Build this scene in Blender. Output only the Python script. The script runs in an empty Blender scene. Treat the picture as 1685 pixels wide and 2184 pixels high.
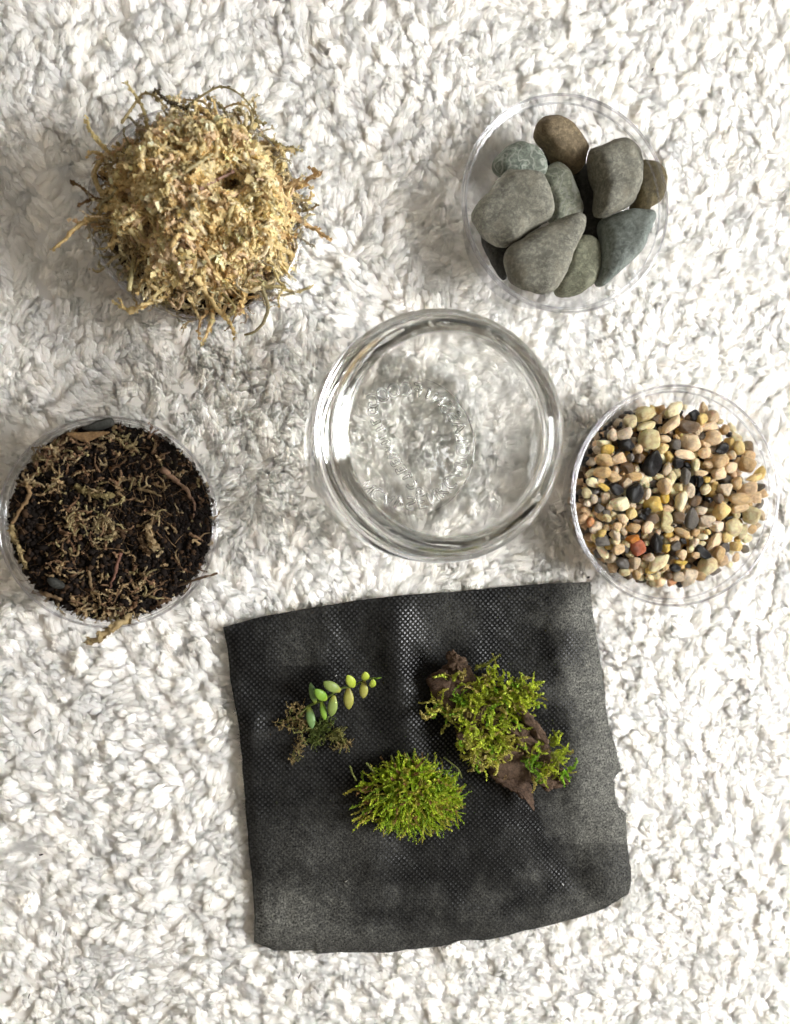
import bpy, math, random
import numpy as np
from mathutils import Vector, Matrix, Quaternion, noise as mnoise

R = math.radians
rng = np.random.default_rng(7)
random.seed(7)
scene = bpy.context.scene
COL = scene.collection

# ------------------------------------------------------------------ camera
# positions below are read in a 1685 x 2184 frame and put where their ray meets a real height
CX, CY, FPX, H = 842.5, 1092.0, 1643.0, 0.37
cam_d = bpy.data.cameras.new('camera')
cam = bpy.data.objects.new('camera', cam_d); COL.objects.link(cam)
scene.camera = cam
cam_d.sensor_fit = 'HORIZONTAL'; cam_d.sensor_width = 36.0; cam_d.lens = 36.0*FPX/1685.0
cam_d.clip_start = 0.01; cam_d.clip_end = 20
down = Vector(((595-CX)/FPX, -(1030-CY)/FPX, -1.0)).normalized()
CAMQ = down.rotation_difference(Vector((0, 0, -1)))
cam.location = (0, 0, H)
cam.rotation_mode = 'QUATERNION'; cam.rotation_quaternion = CAMQ
cam_d.dof.use_dof = True; cam_d.dof.focus_distance = 0.345; cam_d.dof.aperture_fstop = 9.0

# ------------------------------------------------------------------ world, lamps, exposure
world = bpy.data.worlds.new('World'); scene.world = world; world.use_nodes = True
wb = world.node_tree.nodes['Background']
wb.inputs[0].default_value = (1.0, 0.87, 0.71, 1); wb.inputs[1].default_value = 0.21

def area(name, loc, target, sx, sy, power, col):
    l = bpy.data.lights.new(name, 'AREA'); l.shape = 'RECTANGLE'; l.size = sx; l.size_y = sy
    l.energy = power; l.color = col
    o = bpy.data.objects.new(name, l); COL.objects.link(o)
    o.location = loc
    o.rotation_euler = (Vector(target)-Vector(loc)).to_track_quat('-Z', 'Y').to_euler()
    return o
area('window_light', (1.15, -0.06, 0.80), (0.05, 0, 0), 0.56, 0.56, 27.0, (0.985, 0.99, 1.0))
area('far_window_light', (0.30, 0.95, 1.15), (0.05, 0.1, 0), 1.0, 0.8, 1.5, (0.74, 0.88, 1.0))

vs = scene.view_settings
vs.view_transform = 'Standard'; vs.look = 'None'; vs.gamma = 1.0; vs.use_curve_mapping = False
vs.exposure = 0.12
cy = scene.cycles
cy.max_bounces = 32; cy.diffuse_bounces = 6; cy.glossy_bounces = 24; cy.transmission_bounces = 32
cy.transparent_max_bounces = 24
cy.caustics_refractive = True; cy.caustics_reflective = True; cy.blur_glossy = 0.12
cy.sample_clamp_indirect = 0.0
cy.use_adaptive_sampling = True; cy.adaptive_threshold = 0.18; cy.adaptive_min_samples = 20
cy.use_guiding = True; cy.guiding_training_samples = 32; cy.use_surface_guiding = True; cy.use_volume_guiding = False
cy.use_denoising = True
try: cy.denoiser = 'OPENIMAGEDENOISE'
except Exception: pass

# ------------------------------------------------------------------ helpers
def W(px, py, z=0.0):
    d = CAMQ @ Vector(((px-CX)/FPX, -(py-CY)/FPX, -1.0))
    t = (z-H)/d.z
    return Vector((d.x*t, d.y*t, z))
def Wn(px, py, z=0.0):
    return np.array(W(px, py, z))
def ppm(px, py, z):                      # metres per frame pixel there
    return (W(px+5, py, z)-W(px-5, py, z)).length/10.0

def to_px(P):                            # inverse, for (n,3)
    M = np.array(CAMQ.to_matrix())
    q = (np.asarray(P, float)-np.array([0, 0, H])) @ M
    return np.stack([CX+FPX*q[:, 0]/-q[:, 2], CY-FPX*q[:, 1]/-q[:, 2]], 1)

def tag(o, label=None, cat=None, group=None, kind=None):
    if label: o['label'] = label
    if cat: o['category'] = cat
    if group: o['group'] = group
    if kind: o['kind'] = kind
    return o
def empty(name, loc):
    o = bpy.data.objects.new(name, None); COL.objects.link(o); o.location = loc
    o.empty_display_size = 0.01
    return o
def link(name, me, mat, parent=None, smooth=True, rel=True):
    if mat: me.materials.clear(); me.materials.append(mat)
    if smooth and len(me.polygons): me.polygons.foreach_set('use_smooth', np.ones(len(me.polygons), bool))
    o = bpy.data.objects.new(name, me); COL.objects.link(o)
    if parent is not None:
        o.parent = parent
        if rel: o.matrix_parent_inverse = Matrix.Translation(-parent.location)
    return o
def centre_origin(o, p):                 # move a mesh object's origin to p, keeping it in place
    p = Vector(p); o.data.transform(Matrix.Translation(-p)); o.location = p
    return o

class MB:
    """collects triangles / quads with a colour per vertex"""
    def __init__(s): s.v = []; s.q = []; s.t = []; s.c = []; s.n = 0
    def add(s, v, quads=None, tris=None, col=(1, 1, 1)):
        v = np.asarray(v, float); k = len(v)
        s.v.append(v)
        if quads is not None and len(quads): s.q.append(np.asarray(quads, int)+s.n)
        if tris is not None and len(tris): s.t.append(np.asarray(tris, int)+s.n)
        c = np.asarray(col, float)
        if c.ndim == 1: c = np.tile(c, (k, 1))
        s.c.append(c); s.n += k
    def tube(s, P, rad, sides=5, col=(1, 1, 1), flat=1.0, cap=True):
        P = np.asarray(P, float); n = len(P); rad = np.broadcast_to(np.asarray(rad, float), (n,))
        T = np.gradient(P, axis=0); T /= np.linalg.norm(T, axis=1)[:, None]+1e-12
        ref = np.array([0, 0, 1.0]) if abs(T[:, 2]).mean() < 0.8 else np.array([1.0, 0, 0])
        U = np.cross(T, ref); U /= np.linalg.norm(U, axis=1)[:, None]+1e-12
        V = np.cross(U, T)
        a = np.arange(sides)*2*np.pi/sides
        ring = (np.cos(a)[None, :, None]*U[:, None, :]+flat*np.sin(a)[None, :, None]*V[:, None, :])*rad[:, None, None]+P[:, None, :]
        v = ring.reshape(-1, 3)
        i = np.arange(n-1)[:, None]*sides; j = np.arange(sides)[None, :]; j2 = (j+1) % sides
        q = np.stack([i+j, i+j2, i+sides+j2, i+sides+j], -1).reshape(-1, 4)
        tr = None
        if cap:
            v = np.vstack([v, P[:1], P[-1:]]); k = n*sides
            jj = np.arange(sides); j3 = (jj+1) % sides
            tr = np.vstack([np.stack([np.full(sides, k), j3, jj], 1), np.stack([np.full(sides, k+1), (n-1)*sides+jj, (n-1)*sides+j3], 1)])
        c = np.asarray(col, float)
        if c.ndim == 2: c = np.vstack([np.repeat(c, sides, 0), c[:1], c[-1:]]) if cap else np.repeat(c, sides, 0)
        s.add(v, q, tr, c)
    def leaflets(s, P, D, N, L, Wd, col):
        """diamond leaflets at P (n,3), along D, flat across N; L, Wd lengths"""
        P = np.asarray(P); n = len(P)
        S = np.cross(D, N); S /= np.linalg.norm(S, axis=1)[:, None]+1e-12
        L = np.broadcast_to(L, (n,))[:, None]; Wd = np.broadcast_to(Wd, (n,))[:, None]
        v = np.stack([P, P+D*L*.45+S*Wd, P+D*L-N*L*.18, P+D*L*.45-S*Wd], 1).reshape(-1, 3)
        b = np.arange(n)[:, None]*4
        t = np.concatenate([b+np.array([[0, 1, 2]]), b+np.array([[0, 2, 3]])])
        c = np.asarray(col, float)
        if c.ndim == 2: c = np.repeat(c, 4, 0)
        s.add(v, None, t, c)
    def mesh(s, name):
        v = np.vstack(s.v); c = np.vstack(s.c)
        q = np.vstack(s.q) if s.q else np.zeros((0, 4), int)
        t = np.vstack(s.t) if s.t else np.zeros((0, 3), int)
        me = bpy.data.meshes.new(name)
        me.vertices.add(len(v)); me.vertices.foreach_set('co', v.ravel())
        me.loops.add(q.size+t.size); me.loops.foreach_set('vertex_index', np.concatenate([q.ravel(), t.ravel()]))
        me.polygons.add(len(q)+len(t))
        me.polygons.foreach_set('loop_start', np.concatenate([np.arange(len(q))*4, q.size+np.arange(len(t))*3]))
        me.update(calc_edges=True)
        at = me.color_attributes.new('Col', 'FLOAT_COLOR', 'POINT')
        at.data.foreach_set('color', np.hstack([c, np.ones((len(c), 1))]).ravel().astype(np.float32))
        return me
    def build(s, name, mat, parent=None, smooth=True):
        return link(name, s.mesh(name), mat, parent, smooth)

def unit(v): return v/(np.linalg.norm(v)+1e-12)
def fbm(p, sc, oc=4, off=0.0):
    return mnoise.fractal(Vector((p[0]*sc+off, p[1]*sc-off, (p[2] if len(p) > 2 else 0)*sc+off*.5)), 1.0, 2.0, oc)

def closed_curve(pts, n):
    P = np.asarray(pts, float); m = len(P)
    t = np.linspace(0, m, n, endpoint=False); i = t.astype(int); f = (t-i)[:, None]
    p0, p1, p2, p3 = P[(i-1) % m], P[i % m], P[(i+1) % m], P[(i+2) % m]
    return .5*((2*p1)+(-p0+p2)*f+(2*p0-5*p1+4*p2-p3)*f**2+(-p0+3*p1-3*p2+p3)*f**3)
def open_curve(pts, n):
    P = np.asarray(pts, float); P = np.vstack([2*P[0]-P[1], P, 2*P[-1]-P[-2]]); m = len(P)-3
    t = np.linspace(0, m-1e-6, n); i = t.astype(int); f = (t-i)[:, None]
    p0, p1, p2, p3 = P[i], P[i+1], P[i+2], P[i+3]
    return .5*((2*p1)+(-p0+p2)*f+(2*p0-5*p1+4*p2-p3)*f**2+(-p0+3*p1-3*p2+p3)*f**3)
def in_poly(P, poly):
    x, y = P[:, 0], P[:, 1]; ins = np.zeros(len(P), bool); m = len(poly)
    for k in range(m):
        x1, y1 = poly[k]; x2, y2 = poly[(k+1) % m]
        c = ((y1 > y) != (y2 > y)) & (x < (x2-x1)*(y-y1)/(y2-y1+1e-12)+x1); ins ^= c
    return ins

# ------------------------------------------------------------------ materials
class NT:
    def __init__(s, name):
        s.m = bpy.data.materials.new(name); s.m.use_nodes = True; s.t = s.m.node_tree; s.t.nodes.clear()
        s.out = s.n('ShaderNodeOutputMaterial')
    def n(s, k, **kw):
        x = s.t.nodes.new(k)
        for a, b in kw.items(): setattr(x, a, b)
        return x
    def l(s, a, b): s.t.links.new(a, b)
    def math(s, op, a, b=None, c=None):
        x = s.n('ShaderNodeMath', operation=op)
        for i, u in enumerate((a, b, c)):
            if u is None: continue
            if hasattr(u, 'node'): s.l(u, x.inputs[i])
            else: x.inputs[i].default_value = u
        return x.outputs[0]
    def noise(s, scale, detail=4, rough=.55, vec=None, dist=0):
        x = s.n('ShaderNodeTexNoise'); x.inputs['Scale'].default_value = scale; x.inputs['Detail'].default_value = detail
        x.inputs['Roughness'].default_value = rough; x.inputs['Distortion'].default_value = dist
        if vec is not None: s.l(vec, x.inputs['Vector'])
        return x.outputs['Fac']
    def ramp(s, fac, stops):
        x = s.n('ShaderNodeValToRGB'); s.l(fac, x.inputs[0]); e = x.color_ramp.elements
        while len(e) < len(stops): e.new(.5)
        for k, (p, c) in enumerate(stops):
            e[k].position = p; e[k].color = (*c, 1) if len(c) == 3 else c
        return x.outputs[0]
    def mix(s, fac, a, b, mode='MIX'):
        x = s.n('ShaderNodeMix', data_type='RGBA', blend_type=mode)
        for sock, u in ((x.inputs[0], fac), (x.inputs[6], a), (x.inputs[7], b)):
            if hasattr(u, 'node'): s.l(u, sock)
            elif isinstance(u, (int, float)): sock.default_value = u
            else: sock.default_value = (*u, 1)
        return x.outputs[2]
    def bump(s, hgt, strength, dist, normal=None):
        x = s.n('ShaderNodeBump'); x.inputs['Strength'].default_value = strength; x.inputs['Distance'].default_value = dist
        s.l(hgt, x.inputs['Height'])
        if normal is not None: s.l(normal, x.inputs['Normal'])
        return x.outputs[0]
    def pbsdf(s, col, rough=.6, spec=.4, normal=None, **kw):
        x = s.n('ShaderNodeBsdfPrincipled')
        def put(k, u):
            if hasattr(u, 'node'): s.l(u, x.inputs[k])
            elif isinstance(u, (tuple, list)): x.inputs[k].default_value = (*u, 1) if len(u) == 3 and k != 'Subsurface Radius' else u
            else: x.inputs[k].default_value = u
        put('Base Color', col); put('Roughness', rough); put('Specular IOR Level', spec)
        if normal is not None: s.l(normal, x.inputs['Normal'])
        for k, u in kw.items(): put(k.replace('_', ' '), u)
        return x.outputs[0]
    def done(s, sh): s.l(sh, s.out.inputs[0]); return s.m
    def obj(s): return s.n('ShaderNodeTexCoord').outputs['Object']

def fibre_mat(name, diff, trans, fac):
    t = NT(name)
    d = t.n('ShaderNodeBsdfDiffuse'); d.inputs[0].default_value = (*diff, 1)
    r = t.n('ShaderNodeBsdfTranslucent'); r.inputs[0].default_value = (*trans, 1)
    m = t.n('ShaderNodeMixShader'); m.inputs[0].default_value = fac
    t.l(d.outputs[0], m.inputs[1]); t.l(r.outputs[0], m.inputs[2])
    return t.done(m.outputs[0])

def attr_mat(name, rough=.8, spec=.2, trans=0.0, nscale=900, var=.35, sheen=0.0):
    t = NT(name)
    a = t.n('ShaderNodeAttribute', attribute_name='Col').outputs['Color']
    nz = t.noise(nscale, 3, .6, t.obj())
    k = t.ramp(nz, [(.3, (1-var,)*3), (.72, (1+var*.6,)*3)])
    c = t.mix(1.0, a, k, 'MULTIPLY')
    b = t.pbsdf(c, rough, spec)
    if trans:
        r = t.n('ShaderNodeBsdfTranslucent'); t.l(c, r.inputs[0])
        m = t.n('ShaderNodeMixShader'); m.inputs[0].default_value = trans
        t.l(b, m.inputs[1]); t.l(r.outputs[0], m.inputs[2]); b = m.outputs[0]
    return t.done(b)

def thin_plastic(name, edge=.62, base=.07):
    t = NT(name)
    lw = t.n('ShaderNodeLayerWeight'); lw.inputs[0].default_value = .5
    f = lw.outputs['Facing']
    f4 = t.math('POWER', f, 3.5)
    fac = t.math('MULTIPLY_ADD', f4, .42, base)
    tr = t.n('ShaderNodeBsdfTransparent')
    t.l(t.ramp(f, [(.0, (.955, .955, .96)), (.75, (.90, .90, .91)), (1.0, (edge,)*3)]), tr.inputs[0])
    g = t.n('ShaderNodeBsdfGlossy'); g.inputs['Roughness'].default_value = .12; g.inputs['Color'].default_value = (.95, .95, .97, 1)
    m = t.n('ShaderNodeMixShader'); t.l(fac, m.inputs[0]); t.l(tr.outputs[0], m.inputs[1]); t.l(g.outputs[0], m.inputs[2])
    return t.done(m.outputs[0])

M = {}
t = NT('white_pile')
av = t.n('ShaderNodeAttribute', attribute_name='Col').outputs['Vector']
mp_ = t.n('ShaderNodeMapping'); mp_.inputs['Scale'].default_value = (2.6, 2.6, 1.3); t.l(av, mp_.inputs[0])
ad_ = t.n('ShaderNodeVectorMath', operation='ADD'); t.l(mp_.outputs[0], ad_.inputs[0]); t.l(t.n('ShaderNodeObjectInfo').outputs['Random'], ad_.inputs[1])
nb_ = t.bump(t.noise(1.6, 4, .65, ad_.outputs[0]), .6, .0006)
p_ = t.pbsdf((.972, .950, .905), 1.0, 0.0, nb_, Subsurface_Weight=1.0, Subsurface_Radius=(1.0, .95, .87), Subsurface_Scale=.0092)
p_.node.subsurface_method = 'BURLEY'
M['pile'] = t.done(p_)
M['rug_back'] = NT('rug_backing'); M['rug_back'] = M['rug_back'].done(M['rug_back'].pbsdf((.93, .90, .84), .95, .0))
M['plastic'] = thin_plastic('clear_plastic')
M['plastic_rim'] = thin_plastic('clear_plastic_rim', .30, .14)
t = NT('clear_glass')
g = t.n('ShaderNodeBsdfGlass'); g.inputs['IOR'].default_value = 1.5; g.inputs['Roughness'].default_value = 0.0
g.inputs['Color'].default_value = (.978, .979, .975, 1)
M['glass'] = t.done(g.outputs[0])
M['strand'] = attr_mat('dry_moss', .85, .15, .15, 1500, .4)
M['green'] = attr_mat('green_moss', .6, .3, .25, 1800, .3)
M['soilbit'] = attr_mat('soil_crumb', .9, .15, 0, 2500, .5)
M['twig'] = attr_mat('twig_bark', .8, .2, 0, 2200, .45)
M['fuzz'] = fibre_mat('grey_fuzz', (.05, .05, .05), (.05, .05, .05), .2)

def stone_mat(name, a, b, c, vein=None, sc=120):
    t = NT(name); o = t.obj()
    n1 = t.noise(sc, 6, .7, o, .6); n2 = t.noise(sc*4.5, 6, .75, o, .3); n3 = t.noise(sc*25, 3, .6, o)
    col = t.ramp(n1, [(.34, a), (.5, b), (.66, c)])
    col = t.mix(t.ramp(n2, [(.46, (0, 0, 0)), (.62, (1, 1, 1))]), col, tuple(min(1, x*1.75) for x in b))
    col = t.mix(t.math('MULTIPLY', t.ramp(n3, [(.5, (0, 0, 0)), (.7, (1, 1, 1))]), .5), col, tuple(x*.30 for x in a))
    if vein:
        w = t.n('ShaderNodeTexWave', wave_type='BANDS'); w.inputs['Scale'].default_value = 38; w.inputs['Distortion'].default_value = 34; w.inputs['Detail Scale'].default_value = 1.6
        w.inputs['Detail'].default_value = 3; t.l(o, w.inputs['Vector'])
        col = t.mix(t.math('MULTIPLY', t.ramp(w.outputs['Fac'], [(.72, (0, 0, 0)), (.97, (1, 1, 1))]), .7), col, vein)
    nb = t.bump(t.math('ADD', t.math('MULTIPLY', n2, .6), n3), .55, .0006)
    return t.done(t.pbsdf(col, .75, .3, nb))

# ------------------------------------------------------------------ rug
RUGZ = -0.0034
FAB_TOP = [(476, 1338), (560, 1315), (660, 1297), (760, 1281), (860, 1269), (960, 1263), (1060, 1253), (1160, 1245), (1259, 1241)]
FAB_RIGHT = [(1259, 1241), (1262, 1300), (1275, 1370), (1284, 1430), (1290, 1490), (1298, 1545), (1309, 1580), (1318, 1615), (1323, 1642), (1309, 1662), (1311, 1690), (1320, 1722), (1335, 1733), (1337, 1790), (1345, 1850), (1347, 1882), (1341, 1906)]
FAB_BOT = [(542, 2009), (585, 2027), (640, 2027), (672, 2026), (676, 2034), (740, 2030), (815, 2033), (870, 2026), (940, 2019), (985, 2006), (1045, 2004), (1100, 1990), (1180, 1972), (1222, 1961), (1290, 1938), (1341, 1906)]
FAB_LEFT = [(476, 1338), (486, 1385), (490, 1440), (499, 1490), (509, 1545), (516, 1620), (521, 1690), (526, 1760), (533, 1830), (540, 1900), (543, 1960), (542, 2009)]
FZ = 0.004
fab_poly_w = [tuple(W(x, y, FZ))[:2] for x, y in FAB_TOP+FAB_RIGHT[1:]+FAB_BOT[::-1][1:]+FAB_LEFT[::-1][1:-1]]

CUPS = {}   # name: rim centre px, rim radius px, rim height
def cup_geo(cx, cy, rp, h, z0):
    zr = z0+h; c = W(cx, cy, zr); r = rp*ppm(cx, cy, zr)
    return dict(c=c, r=r, h=h, z0=z0, zr=zr)
CUPS['moss'] = cup_geo(420, 455, 231, .040, 0)
CUPS['stones'] = cup_geo(1211, 433, 220, .040, 0)
CUPS['gravel'] = cup_geo(1447, 1058, 221, .040, 0)
CUPS['soil'] = cup_geo(233, 1115, 236, .040, 0)
JH = .101
JC = W(962, 926, JH); JC = Vector((JC.x, JC.y, 0))

def add_lock(mb, r, root, sc, lean, az0, nf):
    """one fat curled lock of the pile, with loose fibres round it"""
    L = r.uniform(.0072, .0104)*sc; Rk = r.uniform(.0010, .0019)*sc
    P = [np.array([root[0], root[1], -.002])]; th = lean+r.uniform(-.15, .15); az = az0+r.uniform(-.22, .22); curl = r.uniform(.1, .8); tw = r.uniform(-.5, .5); n = 8
    for i in range(n-1):
        d = np.array([math.sin(th)*math.cos(az), math.sin(th)*math.sin(az), math.cos(th)])
        P.append(P[-1]+d*L/(n-1)); th += curl/(n-1)*1.5; az += tw/(n-1)
    P = np.array(P); tt = np.linspace(0, 1, n)
    prof = Rk*(.55+.45*tt**.7)*np.sqrt(np.clip(1.04-tt**7, 0, 1))*(1+.12*r.normal(size=n))
    m = 16; T = np.gradient(P, axis=0); T /= np.linalg.norm(T, axis=1)[:, None]
    U = np.cross(T, [0, 1, 0.01]); U /= np.linalg.norm(U, axis=1)[:, None]; V = np.cross(T, U)
    a = np.arange(m)*2*np.pi/m; tw2 = r.choice([-1, 1])*r.uniform(4, 8); lob = 1+.10*np.cos(a[None, :]*2+r.uniform(0, 6)+tt[:, None]*3.5)+.09*np.cos(a[None, :]*3+r.uniform(0, 6)+tt[:, None]*tw2)+.05*np.cos(a[None, :]*5+r.uniform(0, 6)+tt[:, None]*tw2*1.3)
    ring = P[:, None]+((np.cos(a)[None, :, None]*U[:, None])+(np.sin(a)[None, :, None]*V[:, None]))*(prof[:, None]*lob)[:, :, None]
    i = np.arange(n-1)[:, None]*m; j = np.arange(m)[None]; j2 = (j+1) % m; jj = np.arange(m); ko = r.uniform(0, 9)
    c = np.stack([np.broadcast_to(np.cos(a)[None], (n, m))+ko, np.broadcast_to(np.sin(a)[None], (n, m)), np.broadcast_to(tt[:, None], (n, m))], -1).reshape(-1, 3)
    mb.add(np.vstack([ring.reshape(-1, 3), P[-1:]+T[-1:]*Rk*.25]), np.stack([i+j, i+j2, i+m+j2, i+m+j], -1).reshape(-1, 4),
           np.stack([np.full(m, n*m), (n-1)*m+jj, (n-1)*m+(jj+1) % m], 1), np.vstack([c, [[ko, 0, 1]]]))
    fuzz(mb, r, ring, P, 5)
    for f in range(nf):
        a0 = r.uniform(0, 6.28); s0 = r.uniform(.35, .7); s1 = r.uniform(.9, 1.18); k = 4
        s = np.linspace(s0, s1, k); q = np.clip(s, 0, 1)*(n-1); i0 = np.minimum(q.astype(int), n-2); fr = (q-i0)[:, None]
        C = P[i0]*(1-fr)+P[i0+1]*fr+T[-1]*(np.clip(s-1, 0, 1)[:, None]*L)
        rr = np.interp(np.clip(s, 0, 1), tt, prof)*(.90+.55*r.random())+.0002
        aa = a0+s*r.uniform(.4, 1.8)
        Q = C+(np.cos(aa)*rr)[:, None]*U[i0]+(np.sin(aa)*rr)[:, None]*V[i0]+r.normal(0, .00014, (k, 3))
        mb.tube(Q, np.linspace(.00011, .00005, k), 3, (1, 0, .5), cap=False)
def fuzz(mb, r, ring, P, nh):
    """short hairs standing off the lock"""
    n, m = ring.shape[:2]
    i = r.integers(3, n, nh); j = r.integers(0, m, nh); q = ring[i, j]; nor = q-P[i]; nor /= np.linalg.norm(nor, axis=1)[:, None]+1e-9
    tan = P[np.minimum(i+1, n-1)]-P[i-1]; tan /= np.linalg.norm(tan, axis=1)[:, None]
    d = nor*.7+tan*.6+r.normal(0, .45, (nh, 3)); d /= np.linalg.norm(d, axis=1)[:, None]; L = r.uniform(.0007, .0019, nh)
    for k in range(nh):
        b_ = r.normal(0, .35, 3)
        mb.tube(np.array([q[k]-nor[k]*.0002, q[k]+d[k]*L[k]*.5, q[k]+(d[k]+b_)*L[k]]), np.array([.00011, .00009, .00005]), 3, (1, 0, .5), cap=False)
def make_clump(seed, cs):
    """a puff of nine or so locks that lean together"""
    r = np.random.default_rng(seed); mb = MB(); k = 0
    lean = r.uniform(.35, .85); az = r.normal(0, .25)
    for ring_, cnt in ((0, 1), (.27, 6), (.55, 12)):
        for q in range(cnt):
            an = q*2*np.pi/cnt+r.uniform(-.35, .35)+ring_*3; rr = cs*ring_*r.uniform(.8, 1.15)
            root = np.array([rr*math.cos(an), rr*math.sin(an)])
            # outer locks sit lower and close in on the middle
            lv = np.array([math.cos(az), math.sin(az)])*lean-root/cs*r.uniform(.0, .45)
            add_lock(mb, r, root, (1.10-.24*ring_)*r.uniform(.86, 1.10), float(np.linalg.norm(lv)), math.atan2(lv[1], lv[0]), 5)
    me = mb.mesh('tuft'); me.materials.append(M['pile'])
    me.polygons.foreach_set('use_smooth', np.ones(len(me.polygons), bool))
    return bpy.data.objects.new('tuft', me)

def build_rug():
    c = [W(-140, -140), W(1825, -140), W(1825, 2324), W(-140, 2324)]
    x0 = min(p.x for p in c)-.05; x1 = max(p.x for p in c)+.05; y0 = min(p.y for p in c)-.05; y1 = max(p.y for p in c)+.05
    # backing sheet
    nx, ny = 60, 70
    X, Y = np.meshgrid(np.linspace(x0, x1, nx), np.linspace(y0, y1, ny))
    Z = np.array([[RUGZ+.0006*fbm((x, y), 40) for x in X[0]] for y in Y[:, 0]])
    v = np.stack([X, Y, Z], -1).reshape(-1, 3)
    i = (np.arange(ny-1)[:, None]*nx+np.arange(nx-1)[None, :]).ravel()
    mb = MB(); mb.add(v, np.stack([i, i+1, i+nx+1, i+nx], 1))
    rug = mb.build('rug', M['rug_back']); tag(rug, 'thick cream white fleece rug with curly tufted pile', 'rug', kind='structure')
    # clump roots: jittered triangular grid, kept where the frame can see them
    cs = .0074
    gx = np.arange(x0+.03, x1-.03, cs); gy = np.arange(y0+.03, y1-.03, cs*.87)
    GX, GY = np.meshgrid(gx, gy); GX = GX+(np.arange(len(gy)) % 2)[:, None]*cs*.5
    P = np.stack([GX.ravel(), GY.ravel()], 1)+rng.uniform(-.26, .26, (GX.size, 2))*cs
    px = to_px(np.hstack([P, np.zeros((len(P), 1))]))
    P = P[(px[:, 0] > -70) & (px[:, 0] < 1755) & (px[:, 1] > -70) & (px[:, 1] < 2254)]
    px = to_px(np.hstack([P, np.zeros((len(P), 1))])); n = len(P)
    u = px[:, 0]/1685; w = px[:, 1]/2184
    base = np.pi*.5+(.15-u)*.5+np.clip(w-.3, 0, 1)*2.3*np.where(u < .5, 1, .75)
    fl = np.array([fbm((p[0], p[1]), 14, 3) for p in P])
    az = base+fl*1.9+rng.normal(0, .42, n)
    hz = np.array([fbm((p[0], p[1]), 38, 3, 3.1) for p in P])
    tilt = np.clip(rng.normal(.12, .16, n), -.15, .5)
    sc = (.86+.28*rng.random(n))*(1+.10*hz)
    zs = (.56+.10*rng.random(n)); keep = np.ones(n, bool)
    # pressed down by what lies on it
    cen = np.mean(np.array(fab_poly_w), 0)
    ins = in_poly(P, fab_poly_w); ins2 = in_poly(cen+(P-cen)*1.085, fab_poly_w)
    keep &= ~ins2
    zs[ins & ~ins2] = .40; zs[in_poly(cen+(P-cen)*.955, fab_poly_w) & ~ins] = .50
    for k, c in CUPS.items():
        d = np.hypot(P[:, 0]-c['c'].x, P[:, 1]-c['c'].y); zs[d < c['r']*.85] = .38
    d = np.hypot(P[:, 0]-JC.x, P[:, 1]-JC.y); zs[d < .046] = .28
    tilt = np.where(zs < .45, 0, tilt*.7)
    P, az, tilt, sc, zs, hz = P[keep], az[keep], tilt[keep], sc[keep], zs[keep], hz[keep]; n = len(P)
    me = bpy.data.meshes.new('rug_pile'); me.vertices.add(n)
    hz2 = np.array([fbm((p[0], p[1]), 22, 2, 6.3) for p in P]); co = np.hstack([P, (RUGZ+.0007*hz+.0016*np.clip(hz2, -1, .5)*(zs > .45))[:, None]]); me.vertices.foreach_set('co', co.ravel())
    def va(name, typ, arr, key):
        a = me.attributes.new(name, typ, 'POINT'); a.data.foreach_set(key, np.ascontiguousarray(arr, dtype=np.float32 if typ != 'INT' else np.int32).ravel())
    va('rot', 'FLOAT_VECTOR', np.stack([np.zeros(n), tilt, az], 1), 'vector')
    va('scl', 'FLOAT_VECTOR', np.stack([sc, sc, sc*zs], 1), 'vector')
    NV = 26
    va('var', 'INT', rng.integers(0, NV, n), 'value')
    pile = link('pile', me, M['pile'], rug, smooth=False)
    pile['kind'] = 'stuff'
    coll = bpy.data.collections.new('tuft_shapes')
    for k in range(NV): coll.objects.link(make_clump(100+k, cs))
    ng = bpy.data.node_groups.new('pile_nodes', 'GeometryNodeTree')
    ng.interface.new_socket('Geometry', in_out='INPUT', socket_type='NodeSocketGeometry')
    ng.interface.new_socket('Geometry', in_out='OUTPUT', socket_type='NodeSocketGeometry')
    N = ng.nodes; gi = N.new('NodeGroupInput'); go = N.new('NodeGroupOutput')
    ci = N.new('GeometryNodeCollectionInfo'); ci.inputs['Collection'].default_value = coll
    ci.inputs['Separate Children'].default_value = True; ci.inputs['Reset Children'].default_value = True
    ip = N.new('GeometryNodeInstanceOnPoints'); ip.inputs['Pick Instance'].default_value = True
    def na(name, typ):
        a = N.new('GeometryNodeInputNamedAttribute'); a.data_type = typ; a.inputs[0].default_value = name
        return a.outputs[0]
    e2r = N.new('FunctionNodeEulerToRotation')
    L = ng.links.new
    L(gi.outputs[0], ip.inputs['Points']); L(ci.outputs[0], ip.inputs['Instance'])
    L(na('var', 'INT'), ip.inputs['Instance Index']); L(na('rot', 'FLOAT_VECTOR'), e2r.inputs[0]); L(e2r.outputs[0], ip.inputs['Rotation'])
    L(na('scl', 'FLOAT_VECTOR'), ip.inputs['Scale']); L(ip.outputs[0], go.inputs[0])
    md = pile.modifiers.new('pile', 'NODES'); md.node_group = ng
    return rug
rug = build_rug()

# ------------------------------------------------------------------ jar
def lathe(prof, n, mb, closed=False, col=(1, 1, 1)):
    prof = np.asarray(prof, float); m = len(prof)
    a = np.arange(n)*2*np.pi/n
    v = np.stack([prof[:, None, 0]*np.cos(a), prof[:, None, 0]*np.sin(a), np.broadcast_to(prof[:, None, 1], (m, n))], -1).reshape(-1, 3)
    rows = np.arange(m if closed else m-1)
    i = rows[:, None]*n; i2 = ((rows+1) % m)[:, None]*n; j = np.arange(n)[None]; j2 = (j+1) % n
    mb.add(v, np.stack([i+j, i+j2, i2+j2, i2+j], -1).reshape(-1, 4), None, col)

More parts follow.
